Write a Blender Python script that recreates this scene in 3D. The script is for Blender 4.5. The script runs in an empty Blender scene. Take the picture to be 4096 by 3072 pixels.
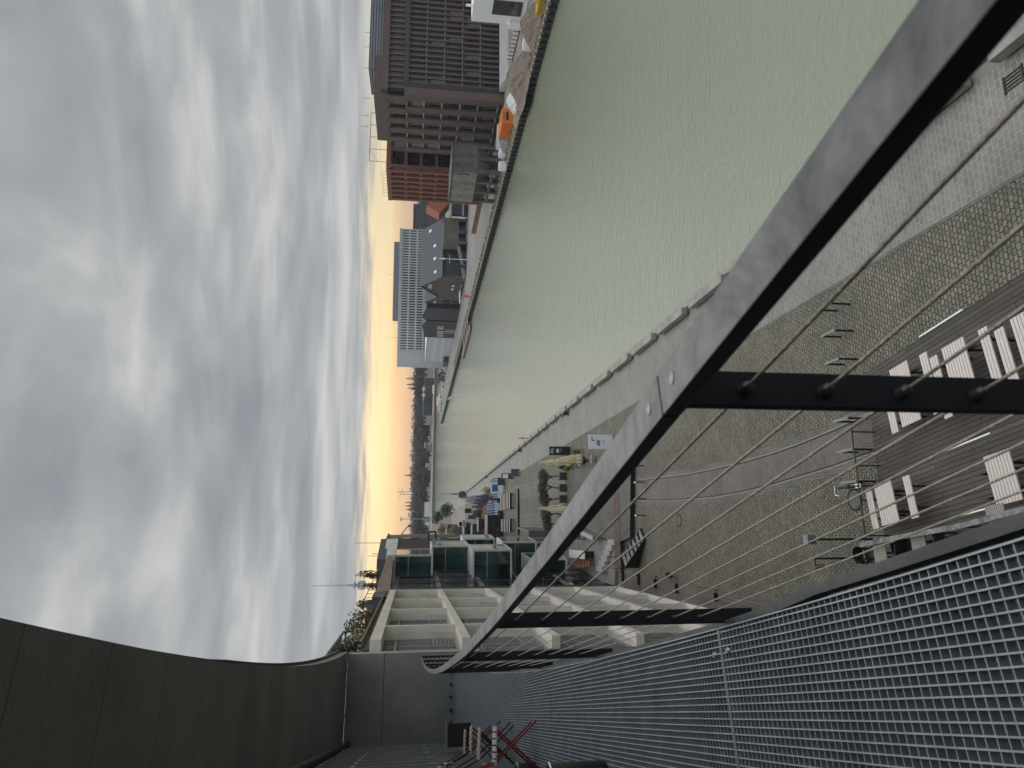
import bpy, math, random
from mathutils import Vector, Matrix
sc = bpy.context.scene
col = sc.collection
R = random.Random(7)
rad = math.radians

# ------------------------------------------------------------------ camera
EYE = 15.6                       # eye above the quay paving
PITCH, ROLL, YAW = rad(7.78), 0.023, rad(12.2)
FPX = 2841.0
fw = Vector((math.sin(YAW)*math.cos(PITCH), math.cos(YAW)*math.cos(PITCH), -math.sin(PITCH)))
r0 = Vector((math.cos(YAW), -math.sin(YAW), 0))
u0 = r0.cross(fw)
cr, sr = math.cos(ROLL), math.sin(ROLL)
RT = cr*r0 + sr*u0
UP = -sr*r0 + cr*u0
cam = bpy.data.cameras.new('camera')
camo = bpy.data.objects.new('camera', cam); col.objects.link(camo)
lx, ly, lz = -UP, RT, -fw        # the phone was held on its side
camo.matrix_world = Matrix(((lx.x, ly.x, lz.x, 0), (lx.y, ly.y, lz.y, 0), (lx.z, ly.z, lz.z, EYE), (0, 0, 0, 1)))
cam.sensor_width = 36; cam.lens = 36*FPX/4096
cam.clip_start = 0.05; cam.clip_end = 20000
cam.dof.use_dof = True; cam.dof.focus_distance = 30; cam.dof.aperture_fstop = 7.0
sc.camera = camo
sc.view_settings.view_transform = 'Standard'; sc.view_settings.look = 'None'
sc.view_settings.exposure = 0.15; sc.view_settings.gamma = 1

# ------------------------------------------------------------------ sky
SUN_EL, SUN_AZ = rad(14), rad(6)          # low glow beyond the far bank, azimuth from +Y towards +X
w = bpy.data.worlds.new('World'); sc.world = w; w.use_nodes = True
nt = w.node_tree; N = nt.nodes; L = nt.links; N.clear()
def nd(t, **k):
    n = N.new(t)
    for a, b in k.items(): setattr(n, a, b)
    return n
def mth(op, a, b=None, c=None, clamp=False):
    n = nd('ShaderNodeMath', operation=op, use_clamp=clamp)
    for i, v in enumerate((a, b, c)):
        if v is None: continue
        if isinstance(v, (int, float)): n.inputs[i].default_value = v
        else: L.new(v, n.inputs[i])
    return n.outputs[0]
def ramp(fac, stops, interp='LINEAR'):
    n = nd('ShaderNodeValToRGB'); n.color_ramp.interpolation = interp
    e = n.color_ramp.elements
    while len(e) < len(stops): e.new(0.5)
    for i, (p, c) in enumerate(stops):
        e[i].position = p; e[i].color = (*c, 1) if len(c) == 3 else c
    L.new(fac, n.inputs[0]); return n.outputs[0]
def mixc(fac, a, b, mode='MIX'):
    n = nd('ShaderNodeMix', data_type='RGBA', blend_type=mode)
    for s, v in ((n.inputs[0], fac), (n.inputs[6], a), (n.inputs[7], b)):
        if isinstance(v, (int, float)): s.default_value = v
        elif isinstance(v, tuple): s.default_value = (*v, 1)
        else: L.new(v, s)
    return n.outputs[2]
def noise(vec, scale, detail=4, rough=0.5, dist=0.0):
    n = nd('ShaderNodeTexNoise'); n.inputs['Scale'].default_value = scale
    n.inputs['Detail'].default_value = detail; n.inputs['Roughness'].default_value = rough
    n.inputs['Distortion'].default_value = dist
    L.new(vec, n.inputs['Vector']); return n.outputs['Fac']
def comb(x, y, z):
    n = nd('ShaderNodeCombineXYZ')
    for i, v in enumerate((x, y, z)):
        if isinstance(v, (int, float)): n.inputs[i].default_value = v
        else: L.new(v, n.inputs[i])
    return n.outputs[0]
tc = nd('ShaderNodeTexCoord'); sp = nd('ShaderNodeSeparateXYZ'); L.new(tc.outputs['Generated'], sp.inputs[0])
dx, dy, dz = sp.outputs
zc = mth('MAXIMUM', dz, 0.0)
den = mth('ADD', zc, 0.085)
qx = mth('DIVIDE', dx, den); qy = mth('DIVIDE', dy, den)
az0 = mth('ARCTAN2', dx, dy)
vv = mth('DIVIDE', 1.0, mth('ADD', zc, 0.14))        # layers packed ever closer towards the horizon
big = noise(comb(mth('MULTIPLY', az0, 2.3), mth('MULTIPLY', vv, 0.85), 1.7), 1.25, 3, 0.5, 0.35)
mid = noise(comb(mth('MULTIPLY', az0, 1.45), mth('MULTIPLY', vv, 1.0), 9.3), 2.7, 5, 0.52, 0.4)
fine = noise(comb(mth('MULTIPLY', az0, 1.5), mth('MULTIPLY', vv, 1.0), 4.1), 7.5, 4, 0.55, 0.3)
dens = mth('ADD', mth('MULTIPLY', big, 0.52), mth('MULTIPLY', mid, 0.48))
dens = mth('ADD', dens, mth('MULTIPLY', mth('SUBTRACT', fine, 0.5), 0.08))
cloud = ramp(dens, [(0.36, (0.248, 0.266, 0.290)), (0.45, (0.312, 0.329, 0.345)), (0.515, (0.372, 0.386, 0.393)),
                    (0.57, (0.46, 0.466, 0.468)), (0.66, (0.62, 0.617, 0.595))])
# the gap under the cloud deck towards the far bank: clear, warm sky with thin streaks
az = mth('ARCTAN2', dx, dy)
stk = noise(comb(mth('MULTIPLY', az, 2.2), mth('MULTIPLY', dz, 38.0), 2.0), 1.6, 4, 0.55, 0.5)
stk2 = noise(comb(mth('MULTIPLY', az, 5.0), mth('MULTIPLY', dz, 60.0), 5.0), 1.6, 3, 0.5, 0.8)
el = mth('ADD', dz, mth('MULTIPLY', mth('SUBTRACT', stk, 0.5), 0.034))
warm = ramp(mth('MULTIPLY', el, 8.0), [(0.0, (0.56, 0.41, 0.31)), (0.14, (0.67, 0.48, 0.325)), (0.22, (0.75, 0.58, 0.345)), (0.32, (0.83, 0.70, 0.415)),
                                       (0.46, (0.80, 0.71, 0.48)), (0.60, (0.62, 0.60, 0.52)), (1.0, (0.45, 0.46, 0.46))])
sky = nd('ShaderNodeTexSky'); sky.sky_type = 'NISHITA'; sky.sun_disc = False
sky.sun_elevation = SUN_EL; sky.sun_rotation = SUN_AZ; sky.air_density = 1.6; sky.dust_density = 3.0
nis = mixc(1.0, sky.outputs['Color'], (0.10, 0.10, 0.10), 'MULTIPLY')
warm = mixc(0.10, warm, nis)
# warm only around the sunset; elsewhere the gap is pale grey
face = mth('MULTIPLY', mth('ADD', mth('COSINE', mth('SUBTRACT', az, 0.2)), 0.35), 0.9, clamp=True)
gap = mixc(face, (0.45, 0.46, 0.47), warm)
cov = nd('ShaderNodeMapRange'); cov.interpolation_type = 'SMOOTHSTEP'
L.new(mth('ADD', mth('ADD', dz, mth('MULTIPLY', mth('SUBTRACT', stk2, 0.5), 0.05)), mth('MULTIPLY', mth('SUBTRACT', mid, 0.5), 0.03)), cov.inputs[0])
cov.inputs[1].default_value = 0.050; cov.inputs[2].default_value = 0.082
skyc = mixc(cov.outputs[0], gap, cloud)
# overcast: the cloud is brightest overhead and well lit behind us
zen = nd('ShaderNodeMapRange'); zen.interpolation_type = 'SMOOTHSTEP'; L.new(dz, zen.inputs[0])
zen.inputs[1].default_value = .50; zen.inputs[2].default_value = .85; zen.inputs[3].default_value = 1.0; zen.inputs[4].default_value = 3.2
back = nd('ShaderNodeMapRange'); back.interpolation_type = 'SMOOTHSTEP'; L.new(mth('MULTIPLY', dy, -1), back.inputs[0])
back.inputs[1].default_value = -.1; back.inputs[2].default_value = .6; back.inputs[3].default_value = 1.0; back.inputs[4].default_value = 1.35
gain = mth('MULTIPLY', zen.outputs[0], back.outputs[0])
vm = nd('ShaderNodeVectorMath', operation='SCALE'); L.new(skyc, vm.inputs[0]); L.new(gain, vm.inputs['Scale'])
bg = nd('ShaderNodeBackground'); L.new(vm.outputs[0], bg.inputs[0]); bg.inputs[1].default_value = 1.0
out = nd('ShaderNodeOutputWorld'); L.new(bg.outputs[0], out.inputs[0])
sun = bpy.data.lights.new('sun', 'SUN'); sun.energy = 0.55; sun.angle = rad(40); sun.color = (1.0, 0.95, 0.86)
suno = bpy.data.objects.new('sun', sun); col.objects.link(suno)
sd = Vector((math.sin(SUN_AZ)*math.cos(rad(38)), math.cos(SUN_AZ)*math.cos(rad(38)), math.sin(rad(38))))
suno.rotation_euler = sd.to_track_quat('Z', 'Y').to_euler()

# ------------------------------------------------------------------ survey helpers (photo pixel -> point of the place)
def ray(X, Y): return (fw*FPX + RT*(3072-Y-1536) - UP*(X-2048))/FPX
def G(X, Y, z=0.0):
    d = ray(X, Y); t = (z-EYE)/d.z; return Vector((d.x*t, d.y*t, z))
def AY(X, Y, y):
    d = ray(X, Y); t = y/d.y; return Vector((d.x*t, y, EYE+d.z*t))
def AX(X, Y, x):
    d = ray(X, Y); t = x/d.x; return Vector((x, d.y*t, EYE+d.z*t))
def ZAT(X, y):                   # height of picture row X at depth y (near the middle of the picture)
    return EYE - (X-1660)/FPX*y

# ------------------------------------------------------------------ mesh builder
class MB:
    def __init__(s): s.v = []; s.f = []
    def add(s, vs, fs):
        o = len(s.v); s.v += [tuple(p) for p in vs]; s.f += [tuple(i+o for i in f) for f in fs]; return s
    def quad(s, *p): return s.add(p, [tuple(range(len(p)))])
    def box(s, x0, x1, y0, y1, z0, z1):
        if x0 > x1: x0, x1 = x1, x0
        if y0 > y1: y0, y1 = y1, y0
        if z0 > z1: z0, z1 = z1, z0
        return s.add([(x, y, z) for z in (z0, z1) for x, y in ((x0, y0), (x1, y0), (x1, y1), (x0, y1))],
                     [(3, 2, 1, 0), (4, 5, 6, 7), (0, 1, 5, 4), (1, 2, 6, 5), (2, 3, 7, 6), (3, 0, 4, 7)])
    def bar(s, p, q, wd, ht, up=(0, 0, 1)):     # a rectangular bar from p to q
        p, q = Vector(p), Vector(q); d = (q-p).normalized(); up = Vector(up)
        if abs(d.dot(up)) > .99: up = Vector((0, 1, 0))
        a = d.cross(up).normalized(); b = a.cross(d).normalized()
        vs = [c + a*i*wd/2 + b*j*ht/2 for c in (p, q) for i, j in ((-1, -1), (1, -1), (1, 1), (-1, 1))]
        return s.add(vs, [(0, 1, 2, 3), (7, 6, 5, 4), (0, 4, 5, 1), (1, 5, 6, 2), (2, 6, 7, 3), (3, 7, 4, 0)])
    def prism(s, pts, z0, z1):                  # plan polygon extruded up (z0/z1 numbers or lists)
        n = len(pts)
        Z0 = z0 if isinstance(z0, (list, tuple)) else [z0]*n; Z1 = z1 if isinstance(z1, (list, tuple)) else [z1]*n
        vs = [(p[0], p[1], a) for p, a in zip(pts, Z0)] + [(p[0], p[1], a) for p, a in zip(pts, Z1)]
        return s.add(vs, [tuple(range(n-1, -1, -1)), tuple(range(n, 2*n))] + [(i, (i+1) % n, n+(i+1) % n, n+i) for i in range(n)])
    def extr(s, pts, vec):                      # any planar polygon extruded along vec
        n = len(pts); vec = Vector(vec); P = [Vector(p) for p in pts]
        return s.add(P+[p+vec for p in P], [tuple(range(n-1, -1, -1)), tuple(range(n, 2*n))] + [(i, (i+1) % n, n+(i+1) % n, n+i) for i in range(n)])
    def cyl(s, p, q, r, r2=None, n=10):
        p, q = Vector(p), Vector(q); r2 = r if r2 is None else r2
        d = (q-p).normalized(); a = d.orthogonal().normalized(); b = d.cross(a)
        vs = [c + (a*math.cos(2*math.pi*i/n)+b*math.sin(2*math.pi*i/n))*rr for c, rr in ((p, r), (q, r2)) for i in range(n)]
        return s.add(vs, [tuple(range(n-1, -1, -1)), tuple(range(n, 2*n))] + [(i, (i+1) % n, n+(i+1) % n, n+i) for i in range(n)])
    def tube(s, pts, r, n=8):
        pts = [Vector(p) for p in pts]; m = len(pts)
        rr = r if isinstance(r, (list, tuple)) else [r]*m
        vs = []; prev = None
        for i, p in enumerate(pts):
            d = (pts[min(i+1, m-1)]-pts[max(i-1, 0)]).normalized()
            a = d.orthogonal().normalized() if prev is None else (prev - d*prev.dot(d)).normalized()
            prev = a; b = d.cross(a)
            vs += [p+(a*math.cos(2*math.pi*k/n)+b*math.sin(2*math.pi*k/n))*rr[i] for k in range(n)]
        fs = [tuple(range(n-1, -1, -1)), tuple(range((m-1)*n, m*n))]
        for i in range(m-1):
            fs += [(i*n+k, i*n+(k+1) % n, (i+1)*n+(k+1) % n, (i+1)*n+k) for k in range(n)]
        return s.add(vs, fs)
    def lathe(s, c, prof, n=16):                # profile [(radius, z)...] around the upright axis at c
        c = Vector(c); vs = [(c.x+r*math.cos(2*math.pi*k/n), c.y+r*math.sin(2*math.pi*k/n), c.z+z) for r, z in prof for k in range(n)]
        m = len(prof)
        fs = [tuple(range(n-1, -1, -1)), tuple(range((m-1)*n, m*n))]
        for i in range(m-1): fs += [(i*n+k, i*n+(k+1) % n, (i+1)*n+(k+1) % n, (i+1)*n+k) for k in range(n)]
        return s.add(vs, fs)
    def ring(s, c, r, tr, axis='x', n=24, m=6):  # a torus
        c = Vector(c); vs = []
        for i in range(n):
            t = 2*math.pi*i/n
            for j in range(m):
                u = 2*math.pi*j/m; q = r+tr*math.cos(u); h = tr*math.sin(u)
                a, b = q*math.cos(t), q*math.sin(t)
                vs.append(c+Vector({'x': (h, a, b), 'y': (a, h, b), 'z': (a, b, h)}[axis]))
        return s.add(vs, [(i*m+j, ((i+1) % n)*m+j, ((i+1) % n)*m+(j+1) % m, i*m+(j+1) % m) for i in range(n) for j in range(m)])
    def leaf(s, c, size, rng, flat=0.0):        # one small leaf-clump face, any way up
        a = Vector((rng.gauss(0, 1), rng.gauss(0, 1), rng.gauss(0, 1)*(1-flat))).normalized()
        b = a.orthogonal().normalized(); b = (Matrix.Rotation(rng.random()*6.28, 3, a) @ b)
        c = Vector(c); e = b.cross(a)
        k = size*(0.6+0.8*rng.random())
        return s.add([c-b*k, c+e*k*.45, c+b*k, c-e*k*.45], [(0, 1, 2, 3)])
    def build(s, name, mat, parent=None, smooth=False, bevel=0.0):
        me = bpy.data.meshes.new(name)
        if parent is not None:
            ro = parent
            while ro.parent is not None: ro = ro.parent
            inv = (Matrix.Translation(ro.location) @ Matrix.Rotation(ro.rotation_euler.z, 4, 'Z')).inverted()
            vs = [inv @ Vector(p) for p in s.v]
        else: vs = s.v
        me.from_pydata(vs, [], s.f); me.update()
        if mat: me.materials.append(mat)
        if smooth:
            for p in me.polygons: p.use_smooth = True
            if hasattr(me, 'set_sharp_from_angle'): me.set_sharp_from_angle(angle=rad(40))
        o = bpy.data.objects.new(name, me); col.objects.link(o)
        if parent is not None: o.parent = parent
        if bevel:
            b = o.modifiers.new('bevel', 'BEVEL'); b.width = bevel; b.segments = 2; b.limit_method = 'ANGLE'
        return o

def tag(o, label=None, cat=None, group=None, kind=None):
    if label: o['label'] = label
    if cat: o['category'] = cat
    if group: o['group'] = group
    if kind: o['kind'] = kind
    return o
def thing(name, label, cat, loc=(0, 0, 0), rz=0.0, group=None):
    o = bpy.data.objects.new(name, None); col.objects.link(o)
    o.empty_display_size = .2; o.location = loc; o.rotation_euler = (0, 0, rz)
    return tag(o, label, cat, group)
def struct(o): o['kind'] = 'structure'; return o
def dup(root, loc, rz, label, sx=1.0):
    c = root.copy(); col.objects.link(c); c.location = loc; c.rotation_euler = (0, 0, rz); c.scale = (sx, 1, 1)
    if label: c['label'] = label
    for ch in list(root.children):
        d = ch.copy(); col.objects.link(d); d.parent = c
        for g in ch.children:
            e = g.copy(); col.objects.link(e); e.parent = d
    return c

# ------------------------------------------------------------------ materials
def mat0(name):
    m = bpy.data.materials.new(name); m.use_nodes = True
    return m, m.node_tree, m.node_tree.nodes['Principled BSDF']
def _n(t, kind, **k):
    n = t.nodes.new(kind)
    for a, b in k.items(): setattr(n, a, b)
    return n
def _coords(t, scale=(1, 1, 1), rot=(0, 0, 0)):
    c = _n(t, 'ShaderNodeTexCoord'); mp = _n(t, 'ShaderNodeMapping')
    mp.inputs['Scale'].default_value = scale; mp.inputs['Rotation'].default_value = rot
    t.links.new(c.outputs['Object'], mp.inputs[0]); return mp.outputs[0]
def _noise(t, vec, scale, detail=4, rough=.55, dist=0):
    n = _n(t, 'ShaderNodeTexNoise'); n.inputs['Scale'].default_value = scale; n.inputs['Detail'].default_value = detail
    n.inputs['Roughness'].default_value = rough; n.inputs['Distortion'].default_value = dist
    t.links.new(vec, n.inputs['Vector']); return n
def _ramp(t, fac, stops):
    n = _n(t, 'ShaderNodeValToRGB'); e = n.color_ramp.elements
    while len(e) < len(stops): e.new(.5)
    for i, (p, c) in enumerate(stops): e[i].position = p; e[i].color = (*c, 1)
    t.links.new(fac, n.inputs[0]); return n.outputs[0]
def _mix(t, fac, a, b, mode='MIX'):
    n = _n(t, 'ShaderNodeMix', data_type='RGBA', blend_type=mode)
    for s, v in ((n.inputs[0], fac), (n.inputs[6], a), (n.inputs[7], b)):
        if isinstance(v, (int, float)): s.default_value = v
        elif isinstance(v, tuple): s.default_value = (*v, 1)
        else: t.links.new(v, s)
    return n.outputs[2]
def _bump(t, b, h, strength, dist=.02):
    n = _n(t, 'ShaderNodeBump'); n.inputs['Strength'].default_value = strength; n.inputs['Distance'].default_value = dist
    t.links.new(h, n.inputs['Height']); t.links.new(n.outputs[0], b.inputs['Normal'])
def sh(c, k): return tuple(min(1, x*k) for x in c)
def M(name, c, rough=.6, metal=0., var=.18, scale=3., bump=0., bscale=30., stretch=(1, 1, 1), spec=.5):
    m, t, b = mat0(name); v = _coords(t, stretch)
    n1 = _noise(t, v, scale, 6, .65)
    cc = _ramp(t, n1.outputs['Fac'], [(.3, sh(c, 1-var)), (.52, c), (.72, sh(c, 1+var))])
    t.links.new(cc, b.inputs['Base Color'])
    b.inputs['Roughness'].default_value = rough; b.inputs['Metallic'].default_value = metal
    b.inputs['Specular IOR Level'].default_value = spec
    if bump:
        n2 = _noise(t, v, bscale, 4, .6); _bump(t, b, n2.outputs['Fac'], bump)
    return m
def BRICK(name, c1, c2, mortar, bw, rh, ms, rot=0., dist=0., dscale=4., rough=.75, bump=.5, offs=.5, var=.35, plane='xy', bias=0., smooth=.1):
    m, t, b = mat0(name)
    rx = {'xy': (0, 0, rot), 'xz': (rad(90), 0, 0), 'yz': (rad(90), 0, rad(90))}[plane]
    c = _n(t, 'ShaderNodeTexCoord'); v = c.outputs['Object']
    if plane != 'xy':
        s = _n(t, 'ShaderNodeSeparateXYZ'); t.links.new(v, s.inputs[0]); k = _n(t, 'ShaderNodeCombineXYZ')
        t.links.new(s.outputs[0 if plane == 'xz' else 1], k.inputs[0]); t.links.new(s.outputs[2], k.inputs[1]); v = k.outputs[0]
    elif rot:
        mp = _n(t, 'ShaderNodeMapping'); mp.inputs['Rotation'].default_value = (0, 0, rot); t.links.new(v, mp.inputs[0]); v = mp.outputs[0]
    big = _noise(t, v, .35, 5, .6)
    if dist:
        nz = _noise(t, v, dscale, 2, .5); a = _n(t, 'ShaderNodeVectorMath', operation='MULTIPLY_ADD')
        t.links.new(nz.outputs['Color'], a.inputs[0]); a.inputs[1].default_value = (dist, dist, 0); t.links.new(v, a.inputs[2]); v = a.outputs[0]
    br = _n(t, 'ShaderNodeTexBrick'); br.offset = offs
    for nm, val in (('Scale', 1.), ('Mortar Size', ms), ('Mortar Smooth', smooth), ('Bias', bias), ('Brick Width', bw), ('Row Height', rh)): br.inputs[nm].default_value = val
    br.inputs['Color1'].default_value = (*c1, 1); br.inputs['Color2'].default_value = (*c2, 1); br.inputs['Mortar'].default_value = (*mortar, 1)
    t.links.new(v, br.inputs['Vector'])
    tint = _ramp(t, big.outputs['Fac'], [(.3, (1-var,)*3), (.7, (1+var*.4,)*3)])
    grit = _noise(t, v, 22, 3, .6); tg = _ramp(t, grit.outputs['Fac'], [(.3, (.85,)*3), (.7, (1.12,)*3)])
    cc = _mix(t, 1., _mix(t, 1., br.outputs['Color'], tint, 'MULTIPLY'), tg, 'MULTIPLY')
    t.links.new(cc, b.inputs['Base Color']); b.inputs['Roughness'].default_value = rough
    if bump:
        inv = _n(t, 'ShaderNodeMath', operation='SUBTRACT'); inv.inputs[0].default_value = 1; t.links.new(br.outputs['Fac'], inv.inputs[1])
        _bump(t, b, inv.outputs[0], bump, .02)
    return m
def GLASS(name, c, rough=.04, var=.5, scale=.6, spec=.9):
    m, t, b = mat0(name); v = _coords(t)
    n1 = _noise(t, v, scale, 3, .5)
    t.links.new(_ramp(t, n1.outputs['Fac'], [(.35, sh(c, 1-var)), (.65, sh(c, 1+var))]), b.inputs['Base Color'])
    b.inputs['Roughness'].default_value = rough; b.inputs['IOR'].default_value = 1.5; b.inputs['Specular IOR Level'].default_value = spec
    return m
def EMIT(name, c, k):
    m, t, b = mat0(name); b.inputs['Base Color'].default_value = (*c, 1)
    b.inputs['Emission Color'].default_value = (*c, 1); b.inputs['Emission Strength'].default_value = k; return m

m_cobble = BRICK('granite_setts', (.222, .204, .16), (.132, .123, .096), (.036, .038, .023), .195, .143, .018, dist=.11, dscale=6, bump=.9, var=.3)
m_paver = BRICK('light_pavers', (.232, .219, .198), (.18, .169, .152), (.315, .298, .27), .30, .19, .012, dist=.03, dscale=3, bump=.15, var=.25)
m_clink = BRICK('clinker_paving', (.185, .165, .15), (.14, .125, .11), (.065, .06, .05), .22, .115, .009, dist=.008, bump=.4, var=.3)
m_clinkl = BRICK('clinker_border', (.175, .16, .14), (.13, .12, .105), (.06, .055, .045), .22, .115, .008, rot=rad(90), bump=.4, var=.3)
m_deck = BRICK('weathered_deck', (.112, .098, .080), (.072, .064, .054), (.012, .011, .010), 4.2, .145, .012, rot=-rad(99.4), bump=.5, var=.4, rough=.8)
m_deck2 = BRICK('grey_deck', (.17, .155, .14), (.12, .11, .10), (.05, .047, .043), 3.6, .14, .008, bump=.4, var=.4, rough=.8)
m_granite = M('quay_granite', (.27, .255, .235), .8, var=.3, scale=1.2, bump=.3)
m_graniteD = M('quay_wall_stone', (.13, .125, .11), .85, var=.4, scale=1.0, bump=.4)
m_earth = M('bare_ground', (.22, .205, .185), .95, var=.35, scale=.35, bump=.4, bscale=6)
m_road = M('worn_asphalt', (.20, .195, .185), .9, var=.35, scale=.25, stretch=(3, .35, 1), bump=.2)
m_brownearth = M('brown_fallow_earth', (.17, .13, .11), .95, var=.35, scale=.12, bump=.3, bscale=3)
m_steel, t, b = mat0('galvanised_steel')          # sky light painted bright on top edges, cell shade painted on sides
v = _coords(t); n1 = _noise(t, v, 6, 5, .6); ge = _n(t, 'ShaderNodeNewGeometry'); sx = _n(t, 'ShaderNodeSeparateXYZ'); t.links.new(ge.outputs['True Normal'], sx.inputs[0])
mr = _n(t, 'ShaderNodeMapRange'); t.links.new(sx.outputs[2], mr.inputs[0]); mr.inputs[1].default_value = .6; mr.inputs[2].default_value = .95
lit_top = _ramp(t, n1.outputs['Fac'], [(.3, (.36, .42, .46)), (.7, (.51, .58, .62))]); dull = _ramp(t, n1.outputs['Fac'], [(.3, (.175, .205, .245)), (.7, (.24, .275, .32))])
t.links.new(_mix(t, mr.outputs[0], dull, lit_top), b.inputs['Base Color']); b.inputs['Roughness'].default_value = .5; b.inputs['Metallic'].default_value = .25
m_darksteel = M('dark_coated_steel', (.010, .012, .018), .55, metal=0., var=.25, scale=2.5, bump=.05, spec=.22)
def TOPSHEEN(name, top1, top2, side, rough):        # dark coating, stained top face with sky reflection painted in pale
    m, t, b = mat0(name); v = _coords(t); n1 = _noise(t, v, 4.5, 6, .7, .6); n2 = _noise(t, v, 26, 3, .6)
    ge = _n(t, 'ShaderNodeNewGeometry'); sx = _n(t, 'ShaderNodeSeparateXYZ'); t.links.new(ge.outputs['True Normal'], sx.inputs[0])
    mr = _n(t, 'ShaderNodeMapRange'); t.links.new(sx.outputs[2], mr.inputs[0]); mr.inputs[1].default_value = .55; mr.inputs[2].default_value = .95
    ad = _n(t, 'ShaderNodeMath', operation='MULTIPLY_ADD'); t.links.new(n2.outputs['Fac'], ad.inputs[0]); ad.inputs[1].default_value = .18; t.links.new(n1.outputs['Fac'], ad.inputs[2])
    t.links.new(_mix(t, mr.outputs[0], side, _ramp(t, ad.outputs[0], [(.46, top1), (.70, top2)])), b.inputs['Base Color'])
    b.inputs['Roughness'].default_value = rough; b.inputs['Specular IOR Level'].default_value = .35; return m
m_rail = TOPSHEEN('handrail_coating', (.062, .065, .070), (.25, .255, .262), (.014, .016, .022), .42)
m_rope = M('steel_rope', (.42, .39, .33), .4, metal=.7, var=.25, scale=90, stretch=(1, 1, 1), bump=.4, bscale=220)
m_chrome = M('bright_steel', (.6, .6, .6), .25, metal=1., var=.1)
m_conc = M('fair_faced_concrete', (.215, .225, .22), .75, var=.22, scale=.9, bump=.12, bscale=8)
m_soffit = M('shaded_soffit_concrete', (.20, .21, .20), .8, var=.3, scale=.8, stretch=(1.5, .25, 1), bump=.2, bscale=6)
m_lime = M('pale_cast_stone', (.63, .595, .53), .75, var=.14, scale=.7, bump=.1, bscale=12)
m_black = M('black_paint', (.012, .012, .014), .5, var=.2)
m_anth = M('anthracite_panel', (.045, .05, .06), .5, var=.2, scale=.8)
m_glassd = GLASS('dark_window_glass', (.018, .022, .026))
m_glassg = GLASS('green_window_glass', (.015, .038, .040), rough=.02, scale=.45, var=.75)
m_glassb = GLASS('greenish_pale_glass', (.16, .19, .19), rough=.06, scale=.5, var=.3)
m_white = M('white_render', (.74, .75, .77), .7, var=.06, scale=.4)
# ================================================================== ground and water
WZ, RZ = -2.5, -1.2              # water level; level of the bank across the water
mb = MB()                        # one sheet of land: near quay, far bank, bank across the water
QX = 13.2
mb.quad((-600, -60, 0), (QX, -60, 0), (QX, 213, 0), (-600, 213, 0))
mb.quad((-600, 213, 0), (9.6, 213, 0), (9.6, 590, 0), (-600, 590, 0))
mb.quad((71, -60, RZ), (1490, -60, RZ), (1490, 452, RZ), (71, 452, RZ))
mb.quad((-690, 590, -.6), (1490, 590, -.6), (1490, 1985, 2), (-690, 1985, 2))
struct(mb.build('ground', m_earth))

m, t, b = mat0('harbour_water')
v = _coords(t)
b.inputs['Base Color'].default_value = (.13, .165, .085, 1)
b.inputs['Roughness'].default_value = .09; b.inputs['IOR'].default_value = 1.75
big = _noise(t, v, .018, 4, .6, .5)
t.links.new(_ramp(t, big.outputs['Fac'], [(.3, (.208, .235, .168)), (.7, (.232, .258, .19))]), b.inputs['Base Color'])
rp = _coords(t, (.75, 1.5, 1), (0, 0, rad(-18)))
n1 = _noise(t, rp, 2.3, 6, .7, .3); n2 = _noise(t, rp, .5, 3, .5, .2)
ad = _n(t, 'ShaderNodeMath', operation='MULTIPLY_ADD'); t.links.new(n2.outputs['Fac'], ad.inputs[0]); ad.inputs[1].default_value = .45
t.links.new(n1.outputs['Fac'], ad.inputs[2])
_bump(t, b, ad.outputs[0], .85, .085)
m_water = m
mb = MB(); mb.quad((-690, -200, WZ), (1490, -200, WZ), (1490, 592, WZ), (-690, 592, WZ))
struct(mb.build('water', m_water))
# water floor walls of the basin
mb = MB(); mb.box(-600, QX-.05, -60, 212.9, WZ-1.5, -.02); mb.box(-600, 9.55, 212.9, 589.9, WZ-1.5, -.02)
struct(mb.build('quay', m_graniteD))
mb = MB(); mb.box(71.05, 1490, -60, 451.9, WZ-1.5, RZ-.02); mb.box(-690, 1490, 590.1, 620, WZ-1.5, -.62)
struct(mb.build('bank', m_graniteD))

# paving of the near quay, laid as sheets
mb = MB(); mb.quad((-3.8, -12, .004), (9.3, -12, .004), (9.3, 213, .004), (-3.8, 213, .004)); struct(mb.build('cobbled_ground', m_cobble))
mb = MB(); mb.quad((9.2, -12, .008), (12.55, -12, .008), (12.55, 213, .008), (9.2, 213, .008)); struct(mb.build('promenade', m_paver))
mb = MB()
for y in range(-12, 213, 2): mb.box(9.12, 9.24, y, y+1.985, -.1, .016)
struct(mb.build('kerb', m_graniteD))
def c3(x, y): return G(2400+x*.46293, 1600+y*.46293)
railA = [c3(*p) for p in ((2212, 165), (2000, 262), (1750, 365), (1500, 455), (1250, 528), (1000, 590), (750, 640), (500, 672), (290, 697))]
railB = [c3(*p) for p in ((2212, 510), (2000, 585), (1750, 660), (1500, 735), (1250, 795), (1000, 840), (700, 865), (500, 873), (290, 868))]
def extend(pts, y0, y1):
    a, b_ = pts[0], pts[1]; k = (y0-a.y)/(b_.y-a.y); p0 = a+(b_-a)*k
    a, b_ = pts[-2], pts[-1]; k = (y1-a.y)/(b_.y-a.y); p1 = a+(b_-a)*k
    p1.x = pts[-1].x + (p1.x-pts[-1].x)*.4
    return [p0]+pts[:]+[p1]
railA = extend(railA, 12, 60); railB = extend(railB, 12, 60)
railC = [G(*p) for p in ((2162, 1919), (2090, 1954), (2019, 1967))]; railC = [Vector((3.9, 60, 0)), Vector((6.55, 84, 0)), Vector((7.1, 105, 0)), Vector((7.4, 122, 0)), Vector((7.4, 205, 0))]
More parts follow.
